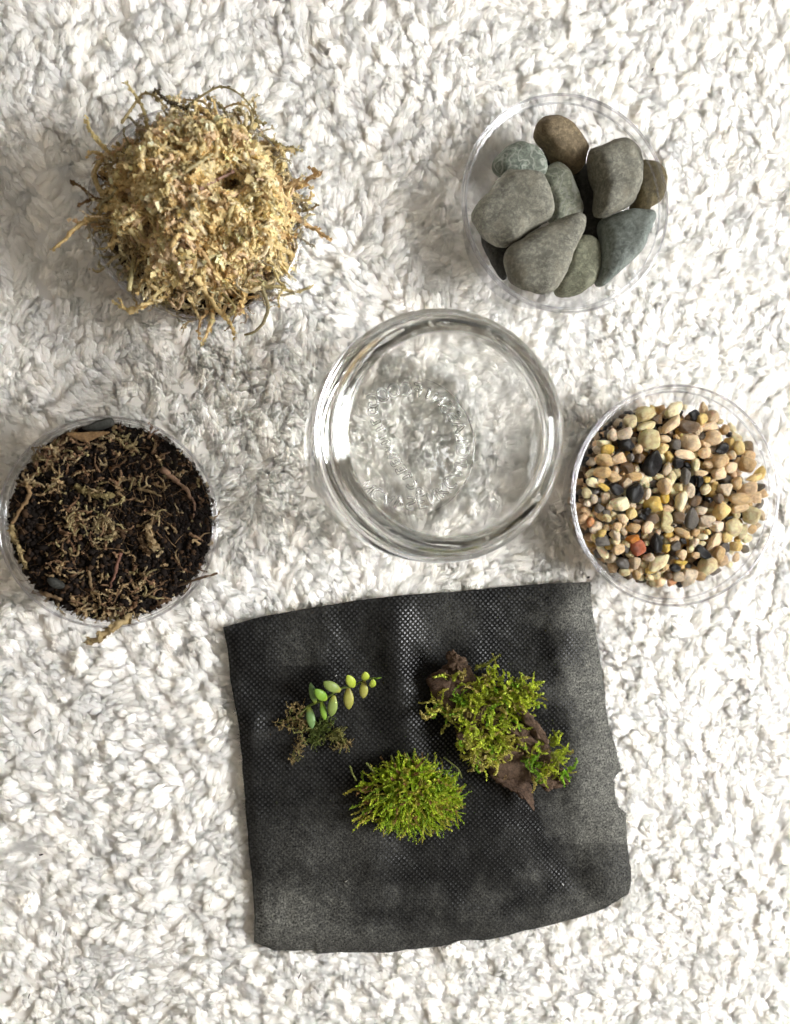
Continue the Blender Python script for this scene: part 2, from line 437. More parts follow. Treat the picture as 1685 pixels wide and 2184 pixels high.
def build_jar():
    jar = empty('glass_jar', (JC.x, JC.y, 0)); tag(jar, 'empty clear glass jar with wide open mouth and embossed base', 'jar')
    b = -.001
    out = open_curve([(.0002, b+.0032), (.012, b+.0030), (.024, b+.0026), (.031, b+.0012), (.0335, b), (.0365, b+.0006), (.0405, b+.0035), (.0445, b+.009), (.0468, b+.018),
                      (.0473, b+.032), (.0472, b+.050), (.0468, b+.066), (.0458, b+.074), (.0436, b+.080), (.0425, b+.0825)], 60)
    def crisp(P_, e_=.00028):
        P_ = [np.array(p) for p in P_]; o_ = [P_[0]]
        for a_, c_, d_ in zip(P_[:-2], P_[1:-1], P_[2:]):
            u_, w_ = a_-c_, d_-c_; e1 = min(e_, np.linalg.norm(u_)*.4); e2 = min(e_, np.linalg.norm(w_)*.4); p_, q_ = c_+unit(u_)*e1, c_+unit(w_)*e2
            o_ += [p_+(u_*0), (p_+c_*2+q_)/4*1.0, q_]
        return np.array(o_+[P_[-1]])
    neck = crisp([(.0425, b+.0825), (.0430, b+.0836), (.0448, b+.0842), (.0450, b+.0858), (.0434, b+.0868), (.0404, b+.0872), (.0401, b+.0886), (.0411, b+.0893), (.0411, b+.0903), (.0400, b+.0910), (.0399, b+.0930), (.0408, b+.0937), (.0408, b+.0946), (.0398, b+.0953),
                  (.0396, b+.0972), (.0387, b+.0989), (.0364, b+.0991), (.0352, b+.0982), (.0346, b+.0968)])
    inn = open_curve([(.0346, b+.0968), (.0350, b+.0930), (.0356, b+.0880), (.0366, b+.0845), (.0400, b+.0790), (.0424, b+.0720), (.0434, b+.0640), (.0438, b+.0480), (.0438, b+.0320), (.0432, b+.0190), (.0412, b+.0115),
                      (.0375, b+.0075), (.032, b+.0062), (.022, b+.0058), (.010, b+.0060), (.0002, b+.0062)], 60)
    prof = np.vstack([out, neck[1:], inn[1:]])
    mb = MB(); lathe(prof, 160, mb)
    me = mb.mesh('jar_body'); v = np.empty(len(me.vertices)*3); me.vertices.foreach_get('co', v); v = v.reshape(-1, 3)
    # old pressed glass is never quite even
    ang = np.arctan2(v[:, 1], v[:, 0]); r = np.hypot(v[:, 0], v[:, 1])
    k = 1+.0035*np.sin(3*ang+v[:, 2]*60)*np.sin(np.clip(v[:, 2]/.08, 0, 1)*np.pi)+.002*np.sin(7*ang+v[:, 2]*140+1)*(v[:, 2] < .08)
    v[:, 0] *= k; v[:, 1] *= k
    bs = (r < .036) & (v[:, 2] > b+.0045) & (v[:, 2] < .02); v[bs, 2] += np.array([.00035*fbm((p[0], p[1]), 95, 2) for p in v[bs]])
    v *= np.array([1.055, 1.055, 1.03]); out = out*np.array([1.055, 1.03]); neck = neck*np.array([1.055, 1.03])
    me.vertices.foreach_set('co', v.ravel())
    me.transform(Matrix.Translation(jar.location))
    link('body', me, M['glass'], jar)
    # raised letters in the base, read from above as mirrored shapes
    arc = lambda x, y, rx, ry, a0, a1, n_=9: [(x+rx*math.cos(R(a0+(a1-a0)*k/(n_-1))), y+ry*math.sin(R(a0+(a1-a0)*k/(n_-1)))) for k in range(n_)]
    STROKES = dict(G=[arc(0, 0, .38, .5, 50, 330)+[(.36, -.05), (.08, -.05)]], O=[arc(0, 0, .36, .5, 0, 360, 15)], C=[arc(0, 0, .38, .5, 50, 310)], F=[[(-.25, -.5), (-.25, .5), (.3, .5)], [(-.2, .03), (.2, .03)]], I=[[(0, -.5), (0, .5)]],
                   N=[[(-.3, -.5), (-.3, .5), (.3, -.5), (.3, .5)]], S=[arc(0, .25, .28, .25, 40, 270)+arc(0, -.25, .30, .25, 80, -140)], A=[[(-.35, -.5), (0, .5), (.35, -.5)], [(-.18, -.12), (.18, -.12)]], L=[[(-.25, .5), (-.25, -.5), (.3, -.5)]],
                   P=[[(-.25, -.5), (-.25, .5)]+arc(-.05, .25, .3, .25, 90, -90, 7)+[(-.2, 0)]], K=[[(-.28, -.5), (-.28, .5)], [(.3, .5), (-.22, .02), (.32, -.5)]], E=[[(.3, .5), (-.25, .5), (-.25, -.5), (.3, -.5)], [(-.2, .03), (.2, .03)]], V=[[(-.35, .5), (0, -.5), (.35, .5)]],
                   T=[[(-.35, .5), (.35, .5)], [(0, .45), (0, -.5)]], M=[[(-.4, -.5), (-.32, .5), (0, -.25), (.32, .5), (.4, -.5)]], W=[[(-.45, .5), (-.22, -.5), (0, .3), (.22, -.5), (.45, .5)]])
    def letters(name, items):
        for ch, x, y, rot, size in items:
            mb = MB(); c_, s_ = math.cos(rot), math.sin(rot)
            for st in STROKES[ch]:
                pts = np.array([(-px_*size*.95, py_*size*.85) for px_, py_ in st])          # seen from inside, the letters are mirrored
                dn = [pts[0]]
                for a_, b_ in zip(pts[:-1], pts[1:]):
                    m_ = max(1, int(np.linalg.norm(b_-a_)/.0006))
                    dn += [a_+(b_-a_)*k/m_ for k in range(1, m_+1)]
                dn = np.array(dn); X = jar.location.x+x+dn[:, 0]*c_-dn[:, 1]*s_; Y = jar.location.y+y+dn[:, 0]*s_+dn[:, 1]*c_
                k_ = len(dn); rr_ = np.full(k_, .00075); rr_[0] = rr_[-1] = .0003
                mb.tube(np.stack([X, Y, np.full(k_, b+.0074)], 1), rr_, 10)
            mb.build('embossed_letter', M['glass'], jar)
    ring = list('GOOCFINSSALGPACKNESVACN')
    items = []
    for k, ch in enumerate(ring):
        a = R(128-k*(262/(len(ring)-1)))
        items.append((ch, .0272*math.cos(a), .0272*math.sin(a), a-math.pi/2, .0068))
    mid = list('GLTIMWEETCP')
    A = np.array([-.0165, .0165]); B = np.array([.0050, -.0215])
    for k, ch in enumerate(mid):
        f = k/(len(mid)-1); p = A+(B-A)*f+np.array([-.9, -.45])*math.sin(f*math.pi)*.0022
        items.append((ch, p[0], p[1], math.atan2(B[1]-A[1], B[0]-A[0])+math.pi*0, .0050))
    letters('embossed_letter', items)
    # mould seam down the side
    for an in (R(190),):
        P = [(jar.location.x+math.cos(an)*(r_+.00005), jar.location.y+math.sin(an)*(r_+.00005), z_) for r_, z_ in np.vstack([out[18:], neck[1:30]])]
        mb = MB(); mb.tube(P, .00022, 6); mb.build('mould_seam', M['glass'], jar)
    return jar
build_jar()

# ------------------------------------------------------------------ clear plastic cups
def build_cup(key, label):
    c = CUPS[key]; e = empty('plastic_cup', (c['c'].x, c['c'].y, c['z0'])); tag(e, label, 'cup', 'clear plastic cups round the glass jar')
    r, h, z0 = c['r'], c['h'], c['z0']; rb = r*.80
    p = open_curve([(.0003, z0+.0012), (rb*.6, z0+.0012), (rb*.86, z0+.0010), (rb*.93, z0+.0002), (rb*.99, z0+.0010), (rb*1.005, z0+.003), (rb+(r*.94-rb)*.5, z0+h*.5), (r*.935, z0+h*.86), (r*.938, z0+h*.90)], 40)
    mb = MB(); lathe(p, 128, mb); T = Matrix.Translation((c['c'].x, c['c'].y, 0))
    me = mb.mesh('wall'); me.transform(T); link('wall', me, M['plastic'], e)
    q = open_curve([(r*.938, z0+h*.90), (r*.962, z0+h*.905), (r*.966, z0+h*.93), (r*.970, z0+h*.985), (r*.978, z0+h), (r*.992, z0+h), (r*1.0, z0+h*.985), (r*.998, z0+h*.955), (r*.990, z0+h*.945)], 36)
    mb = MB(); lathe(q, 160, mb); a_ = np.arange(9)*2*np.pi/8
    lathe(np.stack([r*.996+.0006*np.cos(a_), z0+h*.965+.0006*np.sin(a_)], 1), 160, mb); lathe(np.stack([r*.948+.0004*np.cos(a_), z0+h*.90+.0004*np.sin(a_)], 1), 160, mb); me = mb.mesh('rim'); me.transform(T); link('rim', me, M['plastic_rim'], e)
    return e
build_cup('moss', 'clear plastic cup heaped with dried straw coloured moss')
build_cup('stones', 'clear plastic cup holding large smooth grey stones')
build_cup('gravel', 'clear plastic cup filled with small tan and black gravel')
build_cup('soil', 'clear plastic cup full of dark soil and plant bits')

# ------------------------------------------------------------------ stones in their cup
def lofted(outline, z, thick, n=56, rings=9, bump=.0007, seed=0, power=.62, tilt=(0, 0), bfreq=130, cut=None):
    """a pebble: closed outline (world xy), swelling above and below its middle height"""
    C = closed_curve(outline, n); cen = C.mean(0); mb = MB(); V = []
    ts = np.linspace(-math.pi/2, math.pi/2, 2*rings+1)[1:-1]
    for t_ in ts:
        s = math.cos(t_)**power; zz = math.copysign(abs(math.sin(t_))**1.0, t_)*thick/2
        xy = cen+(C-cen)*s
        V.append(np.hstack([xy, np.full((n, 1), z+zz)]))
    m = len(V); V = np.vstack(V+[np.array([[cen[0], cen[1], z-thick/2]]), np.array([[cen[0], cen[1], z+thick/2]])])
    d = V-np.array([cen[0], cen[1], z])
    V[:, 2] += d[:, 0]*tilt[0]+d[:, 1]*tilt[1]
    dn = d/(np.linalg.norm(d, axis=1)[:, None]+1e-9)
    nz = np.array([fbm(p, bfreq, 4, seed*3.7) for p in V])
    V += dn*(nz*bump)[:, None]
    i = np.arange(m-1)[:, None]*n; j = np.arange(n)[None]; j2 = (j+1) % n
    q = np.stack([i+j, i+j2, i+n+j2, i+n+j], -1).reshape(-1, 4)
    jj = np.arange(n); k3 = (jj+1) % n
    tr = np.vstack([np.stack([np.full(n, m*n), k3, jj], 1), np.stack([np.full(n, m*n+1), (m-1)*n+jj, (m-1)*n+k3], 1)])
    mb.add(V, q, tr); return mb

G = (.17, .17, .145)
SM = dict(
    grey=stone_mat('grey_stone', (0.135, 0.131, 0.108), (0.197, 0.191, 0.152), (0.251, 0.229, 0.172)),
    brown=stone_mat('brown_stone', (0.117, 0.089, 0.053), (0.181, 0.140, 0.084), (0.227, 0.170, 0.108)),
    marble=stone_mat('veined_stone', (0.100, 0.124, 0.101), (0.184, 0.208, 0.169), (0.251, 0.263, 0.216), (0.419, 0.440, 0.376)),
    mottle=stone_mat('mottled_stone', (0.117, 0.131, 0.097), (0.218, 0.229, 0.172), (0.284, 0.263, 0.200), (0.335, 0.339, 0.290)),
    blue=stone_mat('blue_grey_stone', (0.127, 0.148, 0.132), (0.193, 0.215, 0.192), (0.251, 0.271, 0.240), (0.268, 0.297, 0.266)),
    olive=stone_mat('olive_stone', (0.127, 0.131, 0.092), (0.209, 0.212, 0.147), (0.260, 0.254, 0.182)),
    dark=stone_mat('dark_brown_stone', (0.075, 0.059, 0.029), (0.117, 0.093, 0.044), (0.143, 0.110, 0.055)),
    slate=stone_mat('slate_and_shade_stone', (0.025, 0.026, 0.023), (0.044, 0.044, 0.038), (0.061, 0.061, 0.053)))  # slate of the soil chips; among the large stones, gap shade as colour
def sp(x, y): return (946.4+.3024*x, 174.7+.3024*y)
STONES = [
 ('brown', [(640,330),(690,285),(780,280),(890,330),(980,420),(1022,490),(995,590),(940,617),(860,600),(780,550),(700,450),(650,400)], .019, .018, (-.12,.22), 'brown oval stone at the back of the stone cup'),
 ('marble', [(355,570),(420,470),(520,420),(610,440),(680,500),(713,580),(690,665),(600,690),(470,690),(380,640)], .018, .016, (.15,-.1), 'pale veined grey green stone behind the broad grey stone'),
 ('mottle', [(680,690),(740,610),(800,592),(880,640),(930,760),(965,880),(950,950),(860,990),(770,990),(730,850)], .017, .016, (.1,.05), 'mottled green and purple grey stone in the middle of the cup'),
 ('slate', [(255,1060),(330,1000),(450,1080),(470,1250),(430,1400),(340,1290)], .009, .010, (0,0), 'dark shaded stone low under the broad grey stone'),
 ('slate', [(890,640),(990,590),(1080,680),(1100,900),(1040,985),(940,930)], .008, .011, (0,0), 'dark stone added for the shade in the gap left of the blocky stone'),  # added to darken the bright gap, shade put into its colour
 ('slate', [(640,560),(750,500),(840,590),(780,720),(660,700)], .007, .010, (0,0), 'dark stone added for the shade low under the brown oval stone'),  # added filler, near black in place of shadow
 ('slate', [(980,960),(1060,930),(1140,990),(1130,1100),(1060,1140),(970,1080)], .008, .010, (0,0), 'dark stone added for the shade between the teardrop and wedge stones'),  # only shade lies here, a dark filler stone added for it
 ('dark', [(1360,560),(1420,545),(1490,600),(1532,720),(1515,850),(1450,895),(1420,945),(1340,905),(1355,760)], .024, .012, (.45,.05), 'dark brown stone on edge at the right rim of the cup'),
 ('grey', [(1030,520),(1100,472),(1180,425),(1270,428),(1335,490),(1368,600),(1362,760),(1325,870),(1240,915),(1120,946),(1082,900),(1092,780),(1062,680)], .027, .020, (.10,.05), 'upright blocky grey stone right of centre in the cup'),
 ('blue', [(1118,965),(1250,920),(1400,930),(1442,980),(1420,1080),(1340,1230),(1220,1360),(1140,1432),(1095,1400),(1108,1250),(1128,1120)], .020, .018, (.30,.0), 'blue grey wedge shaped stone at the lower right of the cup'),
 ('olive', [(790,1490),(830,1300),(900,1130),(980,1076),(1060,1120),(1107,1240),(1082,1370),(1010,1460),(930,1505)], .014, .015, (.1,0), 'round olive grey stone under the teardrop stone'),
 ('grey', [(218,900),(300,790),(400,680),(470,635),(580,640),(692,690),(738,840),(752,970),(690,1020),(540,1110),(450,1158),(330,1100),(250,1000)], .026, .017, (.22,.10), 'broad flat grey stone at the left of the cup'),
 ('grey', [(438,1220),(470,1150),(560,1080),(700,1010),(850,950),(955,925),(998,975),(965,1080),(885,1230),(835,1390),(770,1470),(660,1497),(550,1470),(470,1380)], .029, .017, (.10,-.12), 'teardrop shaped grey stone at the front of the cup'),
]
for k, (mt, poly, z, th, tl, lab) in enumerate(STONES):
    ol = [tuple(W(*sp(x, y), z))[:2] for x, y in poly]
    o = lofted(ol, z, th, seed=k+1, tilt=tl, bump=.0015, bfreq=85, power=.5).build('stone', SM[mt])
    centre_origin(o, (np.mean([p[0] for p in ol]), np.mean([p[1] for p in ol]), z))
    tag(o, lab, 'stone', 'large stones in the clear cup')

# ------------------------------------------------------------------ gravel
PC = dict(c=(.88, .62, .36), t=(.76, .50, .28), y=(.78, .50, .16), w=(.66, .53, .37), g=(.15, .135, .115), k=(.010, .010, .011), o=(.50, .20, .05), p=(.52, .20, .13), b=(.17, .11, .06))
PN = dict(c='cream', t='tan', y='yellow', w='pale grey', g='grey', k='black', o='orange', p='pink', b='brown')
def pebble_mat(k, col):
    t = NT('pebble_'+PN[k].replace(' ', '_')); o = t.obj()
    rnd = t.n('ShaderNodeObjectInfo').outputs['Random']
    vec = t.n('ShaderNodeVectorMath', operation='ADD'); t.l(o, vec.inputs[0])
    cmb = t.n('ShaderNodeCombineXYZ'); t.l(rnd, cmb.inputs[0]); t.l(rnd, cmb.inputs[1]); t.l(cmb.outputs[0], vec.inputs[1])
    nz = t.noise(3.5, 5, .65, vec.outputs[0], .6); n2 = t.noise(14, 4, .65, vec.outputs[0])
    base = t.mix(t.ramp(nz, [(.30, (0, 0, 0)), (.60, (1, 1, 1))]), tuple(x*.66 for x in col), tuple(min(.85, x*1.25) for x in col))
    hs = t.n('ShaderNodeHueSaturation'); t.l(base, hs.inputs['Color'])
    t.l(t.math('MULTIPLY_ADD', rnd, .40, .85), hs.inputs['Value']); t.l(t.math('MULTIPLY_ADD', rnd, -.30, 1.15), hs.inputs['Saturation'])
    kw = {} if k in 'kg' else dict(Subsurface_Weight=.2, Subsurface_Radius=(.0014, .0008, .0004), Subsurface_Scale=1.0)
    return t.done(t.pbsdf(hs.outputs[0], .38 if k not in 'k' else .3, .45, t.bump(n2, .45, .06), **kw))
PM = {k: pebble_mat(k, c) for k, c in PC.items()}
def pebble_mesh(seed, ang):
    import bmesh
    r = np.random.default_rng(seed); bm = bmesh.new(); bmesh.ops.create_icosphere(bm, subdivisions=3, radius=.5)
    off = r.uniform(0, 50); pl = [unit(r.normal(size=3)) for _ in range(12)]; dd = r.uniform(.30, .45, 12)
    for v in bm.verts:
        d = np.array(v.co)
        s = 1.06+.24*fbm(d, 1.7, 2, off)+.07*fbm(d, 5, 3, off)
        d = d*s
        for n_, k_ in zip(pl, dd):                       # worn facets
            x = d@n_-k_
            if x > 0: d = d-n_*x*.9*ang
        v.co = d
    me = bpy.data.meshes.new('pebble'); bm.to_mesh(me); bm.free()
    me.polygons.foreach_set('use_smooth', np.ones(len(me.polygons), bool))
    return me
PMESH = [pebble_mesh(300+k, .6+.4*(k % 3)/2) for k in range(18)]
PV = {}
def pmesh(k, v):
    if (k, v) not in PV:
        m = PMESH[v].copy(); m.materials.append(PM[k]); PV[k, v] = m
    return PV[k, v]
def gp(x, y): return (1201.2+.2873*x, 800.8+.2873*y)
GRAV = """605,290,150,110,30,c 497,345,105,85,90,c 630,375,150,70,20,c 365,448,85,80,60,w 450,440,110,80,30,w 425,370,70,60,60,k 650,470,150,130,20,c 480,515,110,90,0,k
290,505,70,60,0,c 325,555,90,75,0,y 305,625,120,95,0,t 415,620,120,80,15,t 550,545,70,60,90,t 500,605,50,50,0,g 480,680,90,80,0,b 662,655,180,135,82,k 305,725,120,90,10,t 375,750,100,70,-20,t
205,725,90,50,45,c 215,795,105,70,-15,c 305,835,85,50,-25,y 175,878,80,65,90,c 232,920,70,45,100,w 420,950,140,100,5,c 400,850,120,80,-30,k 535,860,150,120,80,k 510,755,120,70,0,t 470,800,85,60,30,w
620,880,85,65,100,w 675,960,130,105,-5,y 750,910,75,60,70,y 755,815,100,100,0,t 795,755,110,70,100,c 770,695,85,75,90,w 745,540,80,70,60,y 785,610,90,60,100,y 755,470,80,50,0,t 830,515,100,75,-20,g
815,360,160,80,40,t 815,260,150,100,20,c 925,380,130,90,-10,b 1025,330,85,80,90,y 975,290,90,80,60,k 955,495,140,110,-30,t 912,590,160,65,-3,t 990,420,50,50,0,w 1110,460,110,110,0,t 1095,380,130,60,10,t
1100,310,90,90,0,t 1180,540,130,70,30,k 1285,465,100,75,-10,c 1050,575,80,70,40,t 985,655,80,60,100,c 1080,660,85,50,-5,t 1155,640,120,110,60,t 1155,725,120,80,10,t 910,740,110,75,80,g 1015,727,95,45,0,t
1015,790,90,50,100,k 1060,770,55,50,0,y 1060,840,80,60,60,c 840,725,70,65,-40,c 860,830,65,60,0,c 935,855,100,70,80,w 870,930,135,85,85,c 1205,850,105,90,-20,w 1280,800,90,70,80,t 1370,840,140,75,20,t
1465,825,65,60,90,k 1320,920,150,85,-3,t 1430,910,95,85,0,t 1180,1010,130,125,0,y 1310,985,140,70,20,t 1390,1040,130,110,70,c 1025,1005,80,65,0,w 950,1075,150,90,75,g 1060,1080,110,85,0,w 1140,1115,115,75,-5,w
1270,1130,130,105,-20,c 1335,1150,100,70,60,c 765,1070,105,85,80,c 775,995,80,55,0,t 660,1060,90,80,0,b 590,1050,70,60,0,k 505,1020,75,75,0,y 445,1060,90,55,-20,t 330,1058,65,50,-20,c 205,1090,70,60,90,o
250,1125,90,80,60,w 290,1170,75,55,20,y 385,1180,85,65,-40,w 395,1125,70,70,-40,t 530,1135,80,75,0,t 625,1130,110,80,20,t 770,1135,90,55,-25,c 515,1215,95,75,10,o 560,1285,110,100,-40,p 690,1235,150,80,100,k
765,1280,65,65,0,y 410,1290,110,65,20,t 295,1310,110,60,-45,c 300,1230,100,80,0,g 445,1390,95,70,-30,g 530,1385,80,80,0,w 640,1350,80,60,30,w 710,1390,150,80,40,c 465,1460,75,70,20,c 575,1455,60,50,90,t
640,1500,60,45,0,c 875,1330,85,75,-40,t 880,1390,95,40,-5,y 985,1335,80,45,-15,t 1030,1310,130,80,-45,k 1120,1235,150,70,55,t 1160,1310,100,80,90,t 1205,1280,70,60,-40,g 1285,1270,90,70,-10,y 1215,1200,80,70,0,y
1065,1410,130,125,60,c 935,1490,140,110,70,w 855,1490,90,70,-20,w 800,1530,70,60,90,o 865,1550,60,45,-10,k 690,1540,80,60,0,c 890,1175,110,60,-20,t 980,1170,65,55,30,t 1070,1160,45,40,0,y 1360,660,120,110,60,t
1465,720,90,80,60,y 1300,540,100,90,30,y 1370,600,80,80,0,t 1420,760,120,60,15,y 1250,680,100,70,20,t 1255,590,60,55,0,t 1235,440,45,40,0,k 850,650,90,80,20,k 940,310,60,50,10,b 700,330,80,70,0,b 565,610,70,60,30,b
1150,910,75,60,10,b 1085,920,60,50,0,k 975,930,80,70,30,b 860,1060,90,90,0,b 270,990,70,60,0,g 345,975,60,45,0,t 180,950,50,50,0,w 165,1000,50,45,0,t 620,1010,70,60,0,k 830,1270,70,60,40,g 800,1220,45,40,0,t
945,1285,50,45,60,c 895,1230,60,40,-40,k 1240,1070,70,55,20,k 1180,1370,90,70,30,t 1005,1470,110,80,-40,t 760,1420,60,50,60,t 650,1445,80,45,10,y 540,1475,70,60,10,t 780,1480,60,55,0,b 830,1430,80,60,0,k"""
GZ = .030
def build_gravel():
    c = CUPS['gravel']; items = []
    for s in GRAV.split():
        x, y, l, w, a, k = s.split(','); items.append([float(x), float(y), float(l), float(w), float(a), k, 0])
    cen = (818, 888); RR = 668
    # the gaps hold smaller, lower grains
    pts = [(i[0], i[1], (i[2]+i[3])/4) for i in items]
    tries = 0
    while len(items) < 296 and tries < 60000:
        tries += 1
        r = RR*math.sqrt(random.random()); a = random.random()*6.283
        x, y = cen[0]+r*math.cos(a), cen[1]+r*math.sin(a); s = random.uniform(20, 38)
        if any((x-p[0])**2+(y-p[1])**2 < (p[2]*.8+s*.62)**2 for p in pts): 
            if tries < 30000: continue
            if any((x-p[0])**2+(y-p[1])**2 < (p[2]*.62+s*.45)**2 for p in pts): continue
        k = random.choices('ctywgkbo', [24, 26, 6, 6, 4, 6, 6, 1])[0]
        items.append([x, y, s*random.uniform(1.9, 2.6), s*random.uniform(1.5, 1.9), random.uniform(0, 180), k, 1]); pts.append((x, y, s))
    lab = {}; objs = []
    for n_, (x, y, l, w, a, k, low) in enumerate(items):
        rr = math.hypot(x-cen[0], y-cen[1])/RR
        z = GZ-(.0022 if low else 0)+random.uniform(-.0006, .0008)+.0010*fbm((x, y), .006, 2)-.004*max(0, rr-.82)/.18
        p = W(*gp(x, y), z); m = ppm(*gp(x, y), z)*.2873
        o = bpy.data.objects.new('pebble', pmesh(k, n_ % 18)); COL.objects.link(o)
        q = Quaternion((0, 0, 1), R(a)) @ Quaternion((1, 0, 0), random.uniform(-.35, .35)) @ Quaternion((0, 1, 0), random.uniform(-.3, .3))
        o.rotation_mode = 'QUATERNION'; o.rotation_quaternion = q
        o.scale = (l*m*1.16*(.86 if k == 'k' else 1), w*m*1.16*(.86 if k == 'k' else 1), w*m*random.uniform(.8, 1.1)); o.location = p
        size = 'large' if l*w > 11500 else ('small' if l*w < 4600 else 'medium')
        shape = 'long' if l/w > 1.55 else ('round' if l/w < 1.2 else 'oval')
        ck = int(round((90-math.degrees(math.atan2(cen[1]-y, x-cen[0])))/30)) % 12 or 12
        clock = 'one two three four five six seven eight nine ten eleven twelve'.split()[ck-1]
        where = 'at the very centre' if rr < .16 else ('near the centre towards' if rr < .42 else ('halfway out at' if rr < .76 else 'by the rim at'))
        where = where if rr < .16 else f'{where} {clock} o\'clock'
        s = (f'{size} {shape} {PN[k]}', where)
        lab.setdefault(s, []).append(o); objs.append(o)
    for (d, wh), os_ in lab.items():
        os_.sort(key=lambda o: o.location.x)
        for i, o in enumerate(os_):
            if len(os_) == 1: L = f'{d} pebble {wh} in the gravel cup'
            elif len(os_) == 2: L = f'{("left", "right")[i]} of two {d} pebbles {wh} in gravel'
            elif len(os_) == 3: L = f'{("leftmost", "middle", "rightmost")[i]} of three {d} pebbles {wh}'
            else: L = f'{("leftmost", "second from left", "third from left", "fourth from left", "fifth from left", "sixth from left")[min(i, 5)]} of {d} pebbles {wh}'
            tag(o, L, 'pebble', 'gravel pebbles in the clear cup')
    # deeper grains below, one mass
    mb = MB(); me0 = pebble_mesh(5, .8); v0 = np.array([v.co for v in PMESH[0].vertices]); 
    import bmesh
    bm = bmesh.new(); bmesh.ops.create_icosphere(bm, subdivisions=1, radius=.5); v0 = np.array([v.co for v in bm.verts]); f0 = np.array([[v.index for v in f.verts] for f in bm.faces]); bm.free()
    cols = [PC[k] for k in 'ctygkbw']
    cc = np.array([c['c'].x, c['c'].y])
    for lay, z in enumerate((.0245, .020, .015, .010, .006)):
        rmax = c['r']*(.80+.135*min(1, z/.036))-.0035
        for _ in range(330):
            r = rmax*math.sqrt(random.random()) if lay == 0 else rmax*random.uniform(.78, 1)
            a = random.random()*6.283; s = random.uniform(.0035, .0065)
            Q = np.array(Quaternion((random.random(), random.random()-.5, random.random()-.5, random.random()-.5)).normalized().to_matrix())
            v = (v0*np.array([s*1.25, s, s*.85]))@Q.T+np.array([cc[0]+r*math.cos(a), cc[1]+r*math.sin(a), z+random.uniform(-.002, .002)])
            mb.add(v, None, f0, np.array(random.choice(cols))*random.uniform(.6, 1.1))
    o = mb.build('gravel', attr_mat('gravel_mass', .5, .4, 0, 900, .3))
    tag(o, 'deeper tan and black gravel grains filling the clear cup', 'gravel', kind='stuff')
build_gravel()

# ------------------------------------------------------------------ leafy strands
def strand(mb, p0, d0, L, n, r0, col, curl=.5, leaf=0.0, nleaf=2, r=rng, lift=None, lw=.35, sides=4, grav=0.0, taper=.35):
    P = [np.array(p0, float)]; d = unit(np.array(d0, float)); ax = unit(r.normal(size=3)); st = L/(n-1)
    for i in range(n-1):
        d = unit(d+np.cross(ax, d)*curl*st/L*3+r.normal(0, .16*curl, 3)+np.array([0, 0, -grav]))
        ax = unit(ax+r.normal(0, .3, 3))
        q = P[-1]+d*st
        if lift is not None:
            zz = lift(q)
            q[2] = q[2]*.35+zz*.65 if abs(q[2]-zz) > .004 else q[2]
        P.append(q)
    P = np.array(P); tt = np.linspace(0, 1, n)
    col = np.asarray(col, float)
    mb.tube(P, r0*(1-(1-taper)*tt), sides, col)
    if leaf:
        T = np.gradient(P, axis=0); T /= np.linalg.norm(T, axis=1)[:, None]+1e-12
        idx = np.repeat(np.arange(n), nleaf); k = len(idx)
        Q = P[idx]+T[idx]*(r.random((k, 1))-.5)*st
        rnd = r.normal(size=(k, 3)); side = rnd-(rnd*T[idx]).sum(1)[:, None]*T[idx]; side /= np.linalg.norm(side, axis=1)[:, None]+1e-12
        D = T[idx]*.75+side*.75; D /= np.linalg.norm(D, axis=1)[:, None]; N = np.cross(D, np.cross(T[idx], side)); N = side*.7-T[idx]*.7
        LL = leaf*(.6+.7*r.random(k))*(1-.45*tt[idx])
        mb.leaflets(Q, D, N, LL, LL*lw, np.clip(col*(0.8+.5*r.random((k, 1))), 0, 1))
    return P

